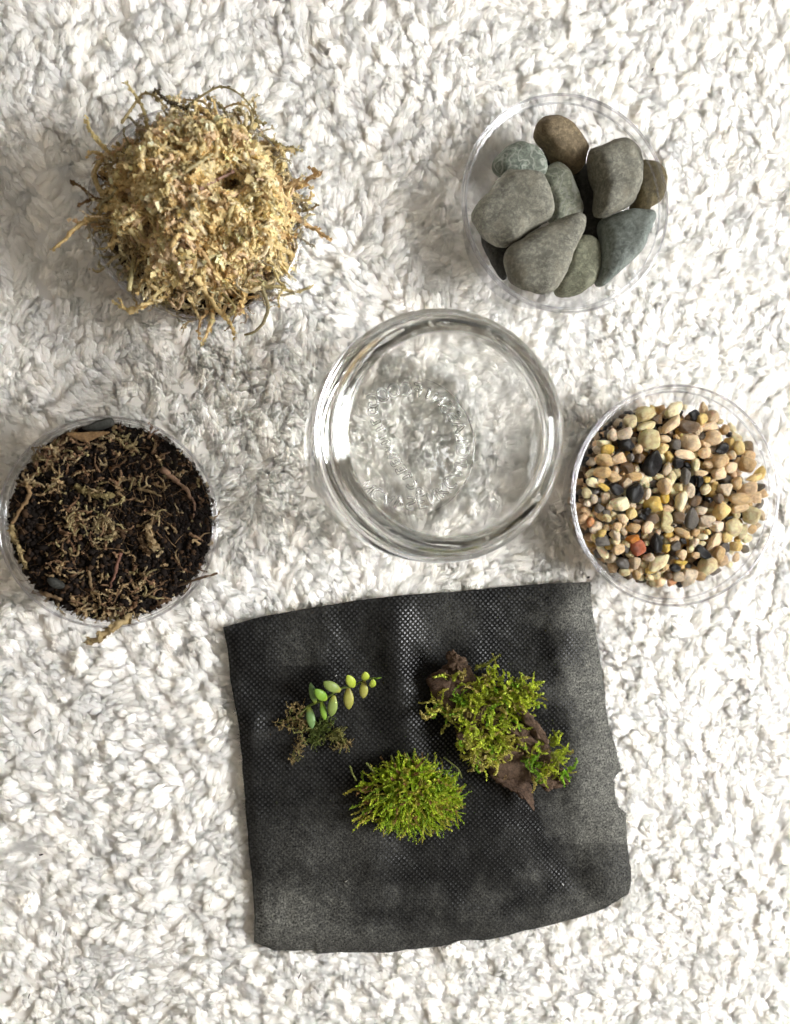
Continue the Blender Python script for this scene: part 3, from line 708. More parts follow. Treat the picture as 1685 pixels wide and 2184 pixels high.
# ------------------------------------------------------------------ dried moss heap
def build_dry_moss():
    c = CUPS['moss']; cx, cyy = 424, 428
    base = W(cx, 440, .045); b2 = np.array([base.x, base.y]); Rm = 186*ppm(cx, cyy, .045)
    holes = [(292, 505, 24), (482, 385, 20), (432, 492, 18), (262, 405, 18), (395, 300, 12), (480, 600, 12)]
    hw = [(Wn(x, y, .06)[:2], s*.00021) for x, y, s in holes]
    def top(q):
        x, y = q[0], q[1]; r = math.hypot(x-b2[0], y-b2[1])/Rm
        z = .037+.023*max(0, 1-min(r, 1.05)**3.2)**.7+.0095*fbm((x, y), 62, 3, 1.7)
        for h, s in hw:
            z -= .012*math.exp(-((x-h[0])**2+(y-h[1])**2)/(s*s))
        return z
    e = empty('dried_moss', (base.x, base.y, .003)); tag(e, 'heap of curly dried straw coloured moss overflowing a clear cup', 'moss')
    # packed core, coloured near black for the shade in the gaps
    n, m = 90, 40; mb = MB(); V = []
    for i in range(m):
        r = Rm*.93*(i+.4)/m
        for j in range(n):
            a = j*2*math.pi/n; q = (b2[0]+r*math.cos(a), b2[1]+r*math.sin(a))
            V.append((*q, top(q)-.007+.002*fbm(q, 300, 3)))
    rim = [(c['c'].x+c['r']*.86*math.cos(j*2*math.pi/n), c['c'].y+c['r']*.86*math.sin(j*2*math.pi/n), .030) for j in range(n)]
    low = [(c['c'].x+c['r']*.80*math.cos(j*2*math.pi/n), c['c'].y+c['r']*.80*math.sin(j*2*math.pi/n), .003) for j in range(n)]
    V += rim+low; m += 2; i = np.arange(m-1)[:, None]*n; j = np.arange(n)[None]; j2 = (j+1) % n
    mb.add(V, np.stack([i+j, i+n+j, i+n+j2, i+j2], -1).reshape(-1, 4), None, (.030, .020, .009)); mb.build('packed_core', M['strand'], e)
    mb = MB(); pal = np.array([(.70, .57, .33), (.64, .51, .28), (.76, .66, .43), (.60, .46, .24), (.66, .51, .35), (.56, .48, .27), (.78, .69, .50), (.46, .33, .18), (.64, .55, .32)])
    for k in range(1150):
        r = Rm*math.sqrt(rng.random())*.99; a = rng.random()*6.283
        q = np.array([b2[0]+r*math.cos(a), b2[1]+r*math.sin(a), 0]); dep = rng.random()**1.6*.008; q[2] = top(q)-dep+.001
        d = np.array([rng.normal(), rng.normal(), rng.normal()*.35+.15]); d[:2] += 1.3*np.array([-math.sin(a), math.cos(a)])*(r/Rm)**3*rng.choice([-1, 1])-.5*np.array([math.cos(a), math.sin(a)])*(r/Rm)**4
        col = pal[rng.integers(len(pal))]*rng.uniform(.75, 1.2)
        # brown bits hang on the left flank
        if rng.random() < .10 and r < Rm*.8: col = np.array([.20, .12, .06])*rng.uniform(.6, 1.3)
        big = rng.random() < .10
        col = col*(.70 if dep > .0015 else .95)  # deeper strands tinted darker, shade of the pockets put into their colour
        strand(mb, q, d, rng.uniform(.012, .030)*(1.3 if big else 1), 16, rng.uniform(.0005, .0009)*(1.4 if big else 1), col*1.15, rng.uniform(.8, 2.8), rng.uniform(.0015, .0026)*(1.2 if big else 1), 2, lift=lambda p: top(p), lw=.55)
    for k in range(430):
        r = Rm*.92*math.sqrt(rng.random()); a = rng.random()*6.283
        q = np.array([b2[0]+r*math.cos(a), b2[1]+r*math.sin(a), 0]); q[2] = top(q)+rng.uniform(.0005, .0035)
        d = np.array([rng.normal(), rng.normal(), rng.normal()*.3])
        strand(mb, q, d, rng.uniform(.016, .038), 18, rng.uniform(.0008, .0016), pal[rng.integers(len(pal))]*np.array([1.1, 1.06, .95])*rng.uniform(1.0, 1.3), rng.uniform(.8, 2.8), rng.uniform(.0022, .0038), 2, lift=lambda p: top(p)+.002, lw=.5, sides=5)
    # flank down to and over the rim
    for k in range(240):
        a = rng.random()*6.283; z = rng.uniform(.012, .050); rr = c['r']*(.80+.10*min(1, z/.04)) if z < .036 else Rm*rng.uniform(.92, 1.04)
        o = (c['c'].x, c['c'].y) if z < .036 else b2
        q = np.array([o[0]+rr*math.cos(a), o[1]+rr*math.sin(a), z])
        d = np.array([-math.sin(a), math.cos(a), rng.normal()*.5])*rng.choice([-1, 1])+rng.normal(0, .22, 3)
        strand(mb, q, d, rng.uniform(.007, .014), 8, rng.uniform(.0004, .0007), pal[rng.integers(len(pal))]*rng.uniform(.6, 1.05), 1.0, .0018, 2, lw=.42, lift=(lambda p: min(p[2], .034)) if z < .036 else None)
    o = mb.build('strands', M['strand'], e, smooth=False); o['kind'] = 'stuff'
    # wisps that stick out, each its own part
    wisps = [([(395, 230), (430, 205), (470, 185), (510, 200), (545, 240), (550, 265)], .0005, (.34, .28, .14)), ([(330, 190), (352, 212), (395, 232)], .0005, (.10, .08, .05)),
             ([(260, 262), (285, 225), (305, 200), (330, 205), (350, 225)], .0006, (.52, .42, .22)), ([(150, 385), (175, 400), (200, 420), (225, 430)], .0005, (.25, .15, .07)), ([(165, 440), (195, 425), (220, 425)], .0004, (.22, .13, .06)),
             ([(355, 205), (372, 225), (378, 260)], .0006, (.46, .38, .18)), ([(275, 620), (287, 545), (300, 500), (292, 470)], .0010, (.58, .50, .26)), ([(360, 420), (385, 375), (420, 350), (450, 330)], .0010, (.60, .52, .30)),
             ([(270, 395), (285, 420), (310, 428)], .0011, (.60, .50, .38)), ([(410, 415), (450, 390), (500, 365)], .0007, (.46, .30, .24)), ([(440, 205), (470, 225), (490, 260), (480, 290)], .0005, (.36, .30, .15)),
             ([(430, 560), (470, 540), (520, 570), (560, 600)], .0010, (.58, .52, .28)), ([(505, 230), (530, 250), (560, 262)], .0005, (.40, .34, .16)), ([(560, 290), (600, 310), (640, 320)], .0004, (.5, .44, .22)), ([(330, 590), (350, 640), (395, 655)], .0009, (.55, .47, .25)), ([(470, 620), (500, 655), (490, 672)], .0008, (.5, .42, .2))]
    for P, r0, col in wisps:
        Z = [top(Wn(x, y, .055))+.0045 for x, y in P]
        C = open_curve([Wn(x, y, z) for (x, y), z in zip(P, Z)], 14)
        mb = MB(); mb.tube(C, r0*np.linspace(1, .5, 14), 5, col)
        T = np.gradient(C, axis=0); T /= np.linalg.norm(T, axis=1)[:, None]; idx = np.repeat(np.arange(14), 4); kk = len(idx)
        S = rng.normal(size=(kk, 3)); D = unit(T[idx])*0+T[idx]*.7+S*.45; D /= np.linalg.norm(D, axis=1)[:, None]
        LL = .0018*(.5+rng.random(kk)); mb.leaflets(C[idx], D, S/np.linalg.norm(S, axis=1)[:, None], LL, LL*.4, np.asarray(col)*(.8+.4*rng.random((kk, 1))))
        mb.build('wisp', M['strand'], e, smooth=False)
build_dry_moss()

# ------------------------------------------------------------------ soil
def sl(x, y): return (.3197*x, 837.2+.3197*y)
SZ = .0385
def build_soil():
    c = CUPS['soil']; cen = W(233, 1115, SZ); b2 = np.array([cen.x, cen.y]); Rs = 222*ppm(233, 1115, SZ)
    def top(q):
        r = math.hypot(q[0]-b2[0], q[1]-b2[1])/Rs
        return .034+.0055*max(0, 1-r**3)+.0022*fbm(q, 110, 4)-.004*max(0, r-.9)/.1
    mb = MB(); n, m = 110, 50; V = []
    for i in range(m):
        r = Rs*(i+.3)/m
        for j in range(n):
            a = j*2*math.pi/n; q = (b2[0]+r*math.cos(a), b2[1]+r*math.sin(a)); V.append((*q, top(q)+.0008*fbm(q, 600, 2)))
    for z, f in ((.030, .885), (.016, .84), (.003, .80)):
        for j in range(n): 
            a = j*2*math.pi/n; V.append((c['c'].x+c['r']*f*math.cos(a), c['c'].y+c['r']*f*math.sin(a), z))
    m += 3; i = np.arange(m-1)[:, None]*n; j = np.arange(n)[None]; j2 = (j+1) % n
    mb.add(V, np.stack([i+j, i+n+j, i+n+j2, i+j2], -1).reshape(-1, 4), None, (.012, .009, .007))
    import bmesh
    bm = bmesh.new(); bmesh.ops.create_icosphere(bm, subdivisions=1, radius=.5); v0 = np.array([v.co for v in bm.verts]); f0 = np.array([[v.index for v in f.verts] for f in bm.faces]); bm.free()
    for k in range(5200):
        r = Rs*math.sqrt(rng.random())*1.005; a = rng.random()*6.283; q = np.array([b2[0]+r*math.cos(a), b2[1]+r*math.sin(a), 0]); s = rng.uniform(.0007, .0024)*(1 if rng.random() < .9 else 1.5)
        q[2] = top(q)+s*.2; v = v0*(s*rng.uniform(.6, 1.3, 3))*(1+.25*rng.normal(size=(len(v0), 1)))
        dk = rng.random(); col = np.array([.014, .010, .008])*rng.uniform(.6, 1.5) if dk < .80 else np.array([.055, .032, .018])*rng.uniform(.6, 1.5)
        mb.add(v+q, None, f0, col)
    o = mb.build('soil', M['soilbit'], smooth=False); tag(o, 'dark crumbly potting soil filling the clear cup', 'soil', kind='stuff')
    # dried moss scraps mixed in (too many and too fine to pick apart)
    mb = MB(); pal = np.array([(.50, .36, .19), (.40, .28, .15), (.34, .21, .12), (.58, .45, .26), (.24, .14, .08), (.44, .36, .18)])
    clus = [(230, 450, 70, 70), (400, 360, 80, 60), (150, 560, 40, 20), (640, 1480, 110, 40), (300, 330, 60, 20), (760, 300, 90, 16), (700, 1470, 120, 26), (400, 610, 60, 26), (480, 760, 70, 26), (510, 860, 60, 26), (640, 900, 70, 22), (600, 980, 80, 22), (700, 960, 50, 16), (440, 1090, 60, 16), (1000, 850, 50, 26), (1190, 420, 60, 20), (640, 1440, 90, 24), (780, 1330, 60, 14), (750, 1500, 60, 20), (1200, 1230, 80, 18), (1000, 1310, 60, 14), (560, 560, 70, 14), (800, 640, 80, 16), (950, 400, 80, 14), (430, 1200, 40, 10), (830, 1200, 90, 16), (720, 380, 60, 10)]
    spots = [(x+rng.normal()*s, y+rng.normal()*s) for x, y, s, k in clus for _ in range(k)]
    spots += [(730+700*math.sqrt(u)*math.cos(a), 870+660*math.sqrt(u)*math.sin(a)) for u, a in zip(rng.random(150), rng.random(150)*6.283)]
    for x, y in spots:
        dx, dy = (x-730)/690, (y-872)/655
        if dx*dx+dy*dy > 1: continue
        if x < 380 and 650 < y < 1250 and rng.random() < .75: continue
        q = Wn(*sl(x, y), SZ); q[2] = top(q)+.0012
        d = np.array([rng.normal(), rng.normal(), rng.normal()*.25+.1])
        strand(mb, q, d, rng.uniform(.003, .008), 6, rng.uniform(.0003, .0007), pal[rng.integers(len(pal))]*rng.uniform(.6, 1.15), rng.uniform(.3, 1.2), rng.uniform(.0009, .0019), 2, lw=.5, lift=lambda p: top(p)+.001)
    # hair-fine root fibres matted through the surface
    for _ in range(260):
        u_, a_ = rng.random(), rng.random()*6.283; x, y = 730+690*math.sqrt(u_)*math.cos(a_), 872+650*math.sqrt(u_)*math.sin(a_)
        q = Wn(*sl(x, y), SZ); q[2] = top(q)+.0012
        strand(mb, q, np.array([rng.normal(), rng.normal(), .05]), rng.uniform(.004, .012), 6, rng.uniform(.00009, .00018), np.array([.24, .15, .08])*rng.uniform(.4, 1.4), rng.uniform(.1, .8), 0, lift=lambda p: top(p)+.0012, sides=3)
    o = mb.build('moss_scraps', M['strand'], smooth=False); tag(o, 'fine dried moss scraps scattered over the dark soil', 'moss', kind='stuff')
    tw = [([(1085,510),(1130,550),(1180,590),(1230,640),(1280,700)], .0013, (.26,.16,.10), 'thick pinkish brown twig at upper right of the soil'),
          ([(195,620),(180,710),(120,810),(80,880)], .0010, (.28,.18,.09), 'long bent tan stem along the left edge of the soil'),
          ([(80,880),(85,960),(125,1030),(165,1150)], .0010, (.33,.25,.12), 'pale frayed stem continuing down the left edge of the soil'),
          ([(1180,1290),(1330,1240),(1450,1205)], .0007, (.12,.08,.05), 'dark twig poking out over the lower right cup rim'),
          ([(805,1070),(770,1190),(735,1300)], .0008, (.20,.10,.07), 'thin reddish twig standing in the lower middle of the soil'),
          ([(920,640),(1000,660),(1075,690)], .0007, (.20,.14,.07), 'short straight twig right of the middle of the soil'),
          ([(500,620),(600,670),(720,690)], .0012, (.30,.24,.11), 'olive moss stem across the upper middle of the soil'),
          ([(590,1170),(610,1300),(660,1360)], .0007, (.22,.15,.08), 'thin bent twig at the lower left middle of the soil'),
          ([(840,365),(900,340),(945,285)], .0008, (.30,.23,.11), 'forked pale twig near the top of the soil'),
          ([(860,1500),(800,1540),(740,1580),(670,1630),(600,1670)], .0016, (.40,.30,.15), 'frayed tan moss sprig hanging over the bottom rim'),
          ([(220,1335),(320,1350),(410,1385)], .0010, (.30,.20,.11), 'tan twig at the lower left edge of the soil'),
          ([(650,960),(655,870),(720,850),(760,940),(700,990)], .0009, (.36,.28,.15), 'curled ring of dried moss in the middle of the soil'),
          ([(985,890),(1000,960),(1020,1010)], .0013, (.42,.31,.17), 'stubby pale moss stem right of the curled ring'),
          ([(940,950),(950,1020),(985,1060)], .0006, (.20,.13,.07), 'thin dark rootlet below the stubby moss stem'),
          ([(1280,700),(1300,760),(1290,830)], .0006, (.20,.12,.08), 'hooked rootlet at the end of the pinkish twig'),
          ([(1260,940),(1310,965),(1365,995)], .0006, (.26,.16,.09), 'short straight twig near the right edge of the soil')]
    for P, r0, col, lab in tw:
        pts = []
        for x, y in P:
            q = Wn(*sl(x, y), SZ+.001); rr = math.hypot(q[0]-b2[0], q[1]-b2[1])/Rs
            z = top(q)+r0*1.2+.001 if rr < 1 else c['zr']+.0015
            pts.append(Wn(*sl(x, y), z))
        C = open_curve(pts, 16); C += rng.normal(0, r0*.22, C.shape)
        mb = MB(); mb.tube(C, r0*np.linspace(1.05, .6, 16)*(1+.18*rng.normal(size=16)), 7, np.asarray(col)*(.75+.5*rng.random((16, 1))))
        if 'moss' in lab or 'frayed' in lab:
            T = np.gradient(C, axis=0); T /= np.linalg.norm(T, axis=1)[:, None]; idx = np.repeat(np.arange(16), 6); kk = len(idx)
            S = rng.normal(size=(kk, 3)); D = T[idx]*.8+S*.4; D /= np.linalg.norm(D, axis=1)[:, None]
            LL = (.0016+r0*.8)*(.5+rng.random(kk)); mb.leaflets(C[idx], D, S/np.linalg.norm(S, axis=1)[:, None], LL, LL*.35, np.asarray(col)*(.7+.6*rng.random((kk, 1))))
        o = mb.build('twig', M['twig']); centre_origin(o, C.mean(0)); tag(o, lab, 'twig', 'twigs and stems on the soil')
    ol = [tuple(Wn(*sl(x, y), SZ+.003)[:2]) for x, y in [(430,275),(470,262),(540,266),(610,262),(680,260),(735,264),(690,284),(630,305),(570,330),(530,322),(490,306),(455,290)]]
    o = lofted(ol, SZ+.002, .0014, bump=.0004, seed=3, tilt=(.12, .3), power=.3).build('dead_leaf', stone_mat('dry_leaf', (.16, .09, .04), (.24, .145, .065), (.32, .21, .11), sc=160)); tag(o, 'dry tan leaf scrap at the upper left of the soil', 'leaf')
    for poly, z, lab in (([(550,238),(600,210),(660,185),(745,168),(762,215),(700,245),(620,262)], SZ+.0005, 'dark slate chip at the top edge of the soil'), ([(315,1240),(350,1228),(420,1270),(435,1300),(380,1308),(335,1285)], SZ, 'blue grey stone chip half buried at lower left of the soil')):
        ol = [tuple(Wn(*sl(x, y), z)[:2]) for x, y in poly]
        o = lofted(ol, z, .006, bump=.0005, seed=5, tilt=(0, .2), n=36, rings=6).build('stone_chip', SM['slate']); tag(o, lab, 'stone')
build_soil()

# ------------------------------------------------------------------ landscape cloth
def fab_h(px, py):
    """height of the cloth over its bed, by place"""
    g = lambda x, y, sx, sy: math.exp(-((px-x)/sx)**2-((py-y)/sy)**2)
    def ridge(x, w, y0, y1): 
        f = 1/(1+math.exp(-(py-y0)/30))/(1+math.exp((py-y1)/40))
        return math.exp(-((px-x)/w)**2)*f
    xs = 838+(py-1300)*.10
    z = .0050*ridge(xs, 44, 1285, 1660)                          # main crease, lit on its right side
    z -= .0022*ridge(xs+90, 40, 1300, 1660)
    z += .0034*ridge(785+(py-1700)*.07, 44, 1720, 1900)
    z -= .0010*ridge(880, 40, 1700, 1960)
    z += .0024*g(500, 1482, 20, 38)+.0026*g(538, 1562, 22, 40)
    z += .0020*ridge(692, 36, 1320, 1500)
    z += .0016*ridge(1090-(py-1700)*.05, 60, 1650, 1900)
    z += .0036*g(1205, 1400, 50, 190)+.0036*g(1250, 1640, 50, 110)+.0018*g(1150, 1500, 50, 90)
    z -= .0026*g(1215, 1840, 55, 90)+.0014*g(1100, 1330, 60, 70)
    z += .0014*g(1290, 1860, 40, 70)+.0012*g(980, 1950, 70, 30)+.0012*g(690, 1990, 60, 20)
    z += .0012*fbm((px, py), .008, 3, 4.2)+.00035*fbm((px, py), .03, 3)+.00012*fbm((px, py), .11, 2)
    return z
FABH = {}
def fab_z(px, py): return FZ+fab_h(px, py)
def build_cloth():
    n = 200
    def res(P, jag):
        P = np.asarray(P, float); s = np.concatenate([[0], np.cumsum(np.hypot(*np.diff(P, axis=0).T))]); u = np.linspace(0, s[-1], n)
        Q = np.stack([np.interp(u, s, P[:, 0]), np.interp(u, s, P[:, 1])], 1)
        f = np.sin(np.linspace(0, np.pi, n))[:, None]**.3
        j = np.array([[fbm((k*.13, 3.0), 1, 4, jag*9), fbm((k*.13, 9.0), 1, 4, jag*5)] for k in range(n)])
        return Q+j*f*jag
    top, bot, lef, rig = res(FAB_TOP, .8), res(FAB_BOT, 1.9), res(FAB_LEFT, 1.4), res(FAB_RIGHT, 1.8)
    u = np.linspace(0, 1, n)[None, :, None]; v = np.linspace(0, 1, n)[:, None, None]
    S = (1-v)*top[None]+v*bot[None]+(1-u)*lef[:, None]+u*rig[:, None]-((1-u)*(1-v)*top[0]+u*(1-v)*top[-1]+(1-u)*v*bot[0]+u*v*bot[-1])
    V = np.zeros((n, n, 3))
    for i in range(n):
        for j in range(n):
            px, py = S[i, j]; e = min(i, n-1-i, j, n-1-j)/(n-1)
            h = fab_h(px, py)-.0016*math.exp(-(e/.02)**2)
            V[i, j] = Wn(px, py, FZ+h)
    mb = MB(); i = (np.arange(n-1)[:, None]*n+np.arange(n-1)[None]).ravel()
    wr = np.zeros((n, n))
    for a in range(n):
        for b in range(n):
            px, py = S[a, b]; f = fbm((px, py), .012, 4, 8.1)
            wr[a, b] = np.clip((px-1150+60*f)/110, 0, 1)*(1.0 if py < 1800 else .45)+.28*np.clip((py-1880+80*f)/90, 0, 1)+.6*math.exp(-((px-620)/150)**2-((py-1960)/90)**2)+.45*np.clip(.6-abs(px-640)/130, 0, 1)*(py < 1420)+.14*f+.04
            wr[a, b] += .35*math.exp(-((px-700)/120)**2-((py-1800)/70)**2)+.3*math.exp(-((px-950)/60)**2-((py-1330)/60)**2)
    wr = np.clip(wr, 0, 1).reshape(-1)
    mb.add(V.reshape(-1, 3), np.stack([i, i+n, i+n+1, i+1], 1), None, np.stack([wr, wr, wr], 1))
    me = mb.mesh('cloth')
    uv = me.uv_layers.new(name='UV'); li = np.empty(len(me.loops), int); me.loops.foreach_get('vertex_index', li)
    flat = V.reshape(-1, 3)[:, :2]; uv.data.foreach_set('uv', flat[li].ravel())
    t = NT('spun_cloth'); tc = t.n('ShaderNodeTexCoord').outputs['UV']
    mp = t.n('ShaderNodeMapping'); mp.inputs['Rotation'].default_value = (0, 0, R(48)); t.l(tc, mp.inputs[0])
    vo = t.n('ShaderNodeTexVoronoi', feature='F1', voronoi_dimensions='2D'); vo.inputs['Scale'].default_value = 1/.00190; vo.inputs['Randomness'].default_value = 0.06; t.l(mp.outputs[0], vo.inputs['Vector'])
    dot = t.ramp(vo.outputs['Distance'], [(.24, (1, 1, 1)), (.36, (0, 0, 0))])
    worn = t.n('ShaderNodeAttribute', attribute_name='Col').outputs['Fac']
    nf = t.noise(1050, 5, .75, tc, .4); nm = t.noise(240, 5, .7, tc)
    felt = t.mix(t.ramp(nf, [(.40, (0, 0, 0)), (.64, (1, 1, 1))]), (.0016, .0016, .0016), (.0135, .0133, .0126))
    felt = t.mix(t.ramp(nm, [(.35, (0, 0, 0)), (.7, (1, 1, 1))]), felt, t.mix(1.0, felt, (2.2, 2.2, 2.1), 'MULTIPLY'))
    felt = t.mix(worn, felt, t.mix(1.0, felt, (13.0, 13.0, 12.4), 'MULTIPLY'))
    dvis = t.math('MULTIPLY', dot, t.math('MULTIPLY_ADD', worn, -.88, 1.0))
    col = t.mix(dvis, felt, (.0080, .0082, .0090))
    rough = t.math('MULTIPLY_ADD', dvis, -.52, .85)
    spec = t.math('MULTIPLY_ADD', dvis, .72, .04)
    hgt = t.math('ADD', t.math('MULTIPLY', dvis, -1.0), t.math('MULTIPLY', nf, .9))
    nb = t.bump(hgt, .55, .00022)
    mat = t.done(t.pbsdf(col, rough, spec, nb, Sheen_Weight=.03, Sheen_Roughness=.5))
    e = empty('landscape_cloth', tuple(V[n//2, n//2])); tag(e, 'black square of dotted fabric with ragged edges on the rug', 'cloth')
    o = link('sheet', me, mat, e)
    so = o.modifiers.new('thickness', 'SOLIDIFY'); so.thickness = .0007; so.offset = -1
    # stray fibres on the torn edges
    mb = MB()
    for E, k in ((V[:, -1], 520), (V[-1], 420), (V[:, 0], 200), (V[0], 90)):
        for _ in range(k):
            p = E[rng.integers(1, n-1)]; d = unit(np.array([*(p[:2]-V[n//2, n//2][:2]), 0])); d = d+rng.normal(0, .7, 3)*np.array([1, 1, .6])
            L = rng.uniform(.0005, .0018); P = p+np.linspace(0, 1, 4)[:, None]*unit(d)*L+rng.normal(0, .00008, (4, 3))
            mb.tube(P, .00005, 3, (.05, .05, .05), cap=False)
    o = mb.build('edge_fibres', M['fuzz'], e); o['kind'] = 'stuff'
    return e
build_cloth()

# ------------------------------------------------------------------ succulent cutting
def lf(x, y): return (567.8+.1815*x, 1383.2+.1815*y)
def leaf_mat(name, a, b, tip):
    t = NT(name); g = t.n('ShaderNodeTexCoord').outputs['Generated']
    nz = t.noise(260, 4, .6, t.obj()); sx = t.n('ShaderNodeSeparateXYZ'); t.l(g, sx.inputs[0])
    col = t.mix(t.ramp(nz, [(.35, (0, 0, 0)), (.68, (1, 1, 1))]), a, b)
    col = t.mix(t.ramp(sx.outputs[0], [(.05, (1, 1, 1)), (.30, (0, 0, 0))]), col, tip)
    return t.done(t.pbsdf(col, .45, .4, t.bump(t.noise(900, 3, .5, t.obj()), .15, .0003), Subsurface_Weight=.15, Subsurface_Radius=(.001, .0015, .0005)))
LM = dict(b=leaf_mat('leaf_blue_green', (0.137, 0.248, 0.084), (0.209, 0.345, 0.116), (0.272, 0.320, 0.041)), g=leaf_mat('leaf_green', (0.160, 0.320, 0.030), (0.272, 0.448, 0.061), (0.320, 0.433, 0.041)), s=leaf_mat('leaf_sage', (0.209, 0.289, 0.066), (0.289, 0.369, 0.102), (0.320, 0.335, 0.054)),
          y=leaf_mat('leaf_yellow', (0.320, 0.320, 0.054), (0.416, 0.400, 0.102), (0.192, 0.160, 0.028)), l=leaf_mat('leaf_lime', (0.385, 0.481, 0.039), (0.481, 0.577, 0.081), (0.448, 0.512, 0.054)))
def build_cutting():
    c0 = W(*lf(480, 900), fab_z(*lf(480, 900))); e = empty('succulent_cutting', tuple(c0)); tag(e, 'small succulent sprig with fat oval leaves and mossy roots', 'plant')
    def pt(x, y, dz): 
        p = lf(x, y); return Wn(*p, fab_z(*p)+dz)
    st = [(380, 800, .003), (440, 730, .0035), (500, 675, .004), (580, 640, .0055), (650, 615, .007), (740, 560, .009), (880, 465, .011), (1000, 450, .012), (1150, 375, .013), (1225, 350, .0135), (1290, 350, .0135)]
    C = open_curve([pt(*s) for s in st], 40); mb = MB(); mb.tube(C, np.linspace(.00075, .0004, 40), 7, (.16, .22, .05)); mb.build('stem', M['green'], e)
    def leaf(bx, by, tx, ty, w, zb, zt, k):
        A, B = pt(bx, by, zb), pt(tx, ty, zt); ax = B-A; L = np.linalg.norm(ax); ax = ax/L; wd = w*.1815*ppm(*lf(bx, by), zb)/2*1.10
        side = unit(np.cross(ax, [0, 0, 1.0])); up = np.cross(side, ax); n, m = 18, 16; V = []
        for i in range(n):
            f = (i+.02)/(n-.98); prof = math.sin(math.pi*min(1, (.08+.92*f)))**.70*(.80+.34*f) if f < 1 else 0
            prof = max(prof, .03); c = A+ax*L*f+up*(.0006*math.sin(f*math.pi))
            for j in range(m):
                a = 2*math.pi*j/m; V.append(c+side*math.cos(a)*wd*prof+up*math.sin(a)*wd*prof*(.42 if math.sin(a) > 0 else .55))
        V = np.array(V); V -= A; M3 = np.array([ax, side, up])
        Vl = V@M3.T                                       # local x runs base -> tip
        mb = MB(); i = np.arange(n-1)[:, None]*m; j = np.arange(m)[None]; j2 = (j+1) % m
        mb.add(np.vstack([Vl, Vl[:m].mean(0), Vl[-m:].mean(0)]), np.stack([i+j, i+j2, i+m+j2, i+m+j], -1).reshape(-1, 4), np.vstack([np.stack([np.full(m, n*m), (np.arange(m)+1) % m, np.arange(m)], 1), np.stack([np.full(m, n*m+1), (n-1)*m+np.arange(m), (n-1)*m+(np.arange(m)+1) % m], 1)]))
        o = link('leaf', mb.mesh('leaf'), LM[k], e, rel=False)
        Mx = Matrix(M3.T.tolist()).to_4x4(); Mx.translation = Vector(A)-Vector(c0); o.matrix_local = Mx
    for a in [(578,645,520,400,82,.006,.009,'b'), (705,605,572,478,112,.009,.013,'g'), (500,680,542,945,100,.004,.005,'b'), (650,620,692,842,74,.007,.007,'g'), (795,552,762,802,108,.010,.008,'s'), (872,500,668,392,112,.013,.014,'s'), (962,462,972,718,112,.012,.010,'y'),
              (1030,452,950,312,104,.013,.017,'l'), (1148,380,1140,588,96,.014,.012,'y'), (1165,372,1160,272,92,.015,.019,'l'), (1240,455,1258,360,74,.014,.018,'l'), (1260,352,1358,338,22,.0140,.016,'g')]:
        leaf(*a)
    # roots and clinging moss
    mb = MB(); mg = MB()
    for x, y, s, k, kind in [(340, 680, 40, 10, 0), (380, 830, 45, 34, 0), (420, 920, 40, 26, 0), (200, 890, 30, 10, 0), (420, 1080, 28, 16, 0), (370, 1190, 22, 12, 0), (330, 1270, 14, 6, 0), (560, 980, 50, 46, 1), (620, 900, 40, 26, 1), (560, 1050, 40, 20, 1), (740, 890, 26, 18, 1), (800, 990, 38, 24, 2), (870, 1060, 38, 20, 2), (950, 1100, 26, 10, 0), (860, 1120, 26, 10, 0), (430, 720, 30, 10, 0), (650, 950, 45, 16, 1), (300, 880, 40, 10, 0)]:
        for _ in range(k):
            p = lf(x+rng.normal()*s, y+rng.normal()*s); q = Wn(*p, fab_z(*p)+rng.uniform(.0008, .0045))
            col = (np.array([(.36, .27, .12), (.13, .17, .035), (.26, .25, .07)][kind]) if rng.random() < .8 else np.array([.30, .30, .10]))*rng.uniform(.6, 1.2)
            d = np.array([rng.normal(), rng.normal(), rng.normal()*.3]); 
            if kind == 0 and y > 1050: d = np.array([-.4, -1, 0])+rng.normal(0, .3, 3)
            strand(mb if kind == 0 else mg, q, d, rng.uniform(.0025, .006), 6, rng.uniform(.00016, .0003), col, 1.0, rng.uniform(.0007, .0013), 3, lw=.4)
    o = mb.build('root_fibres', M['strand'], e, smooth=False); o['kind'] = 'stuff'
    o = mg.build('clinging_moss', M['green'], e, smooth=False); o['kind'] = 'stuff'
build_cutting()

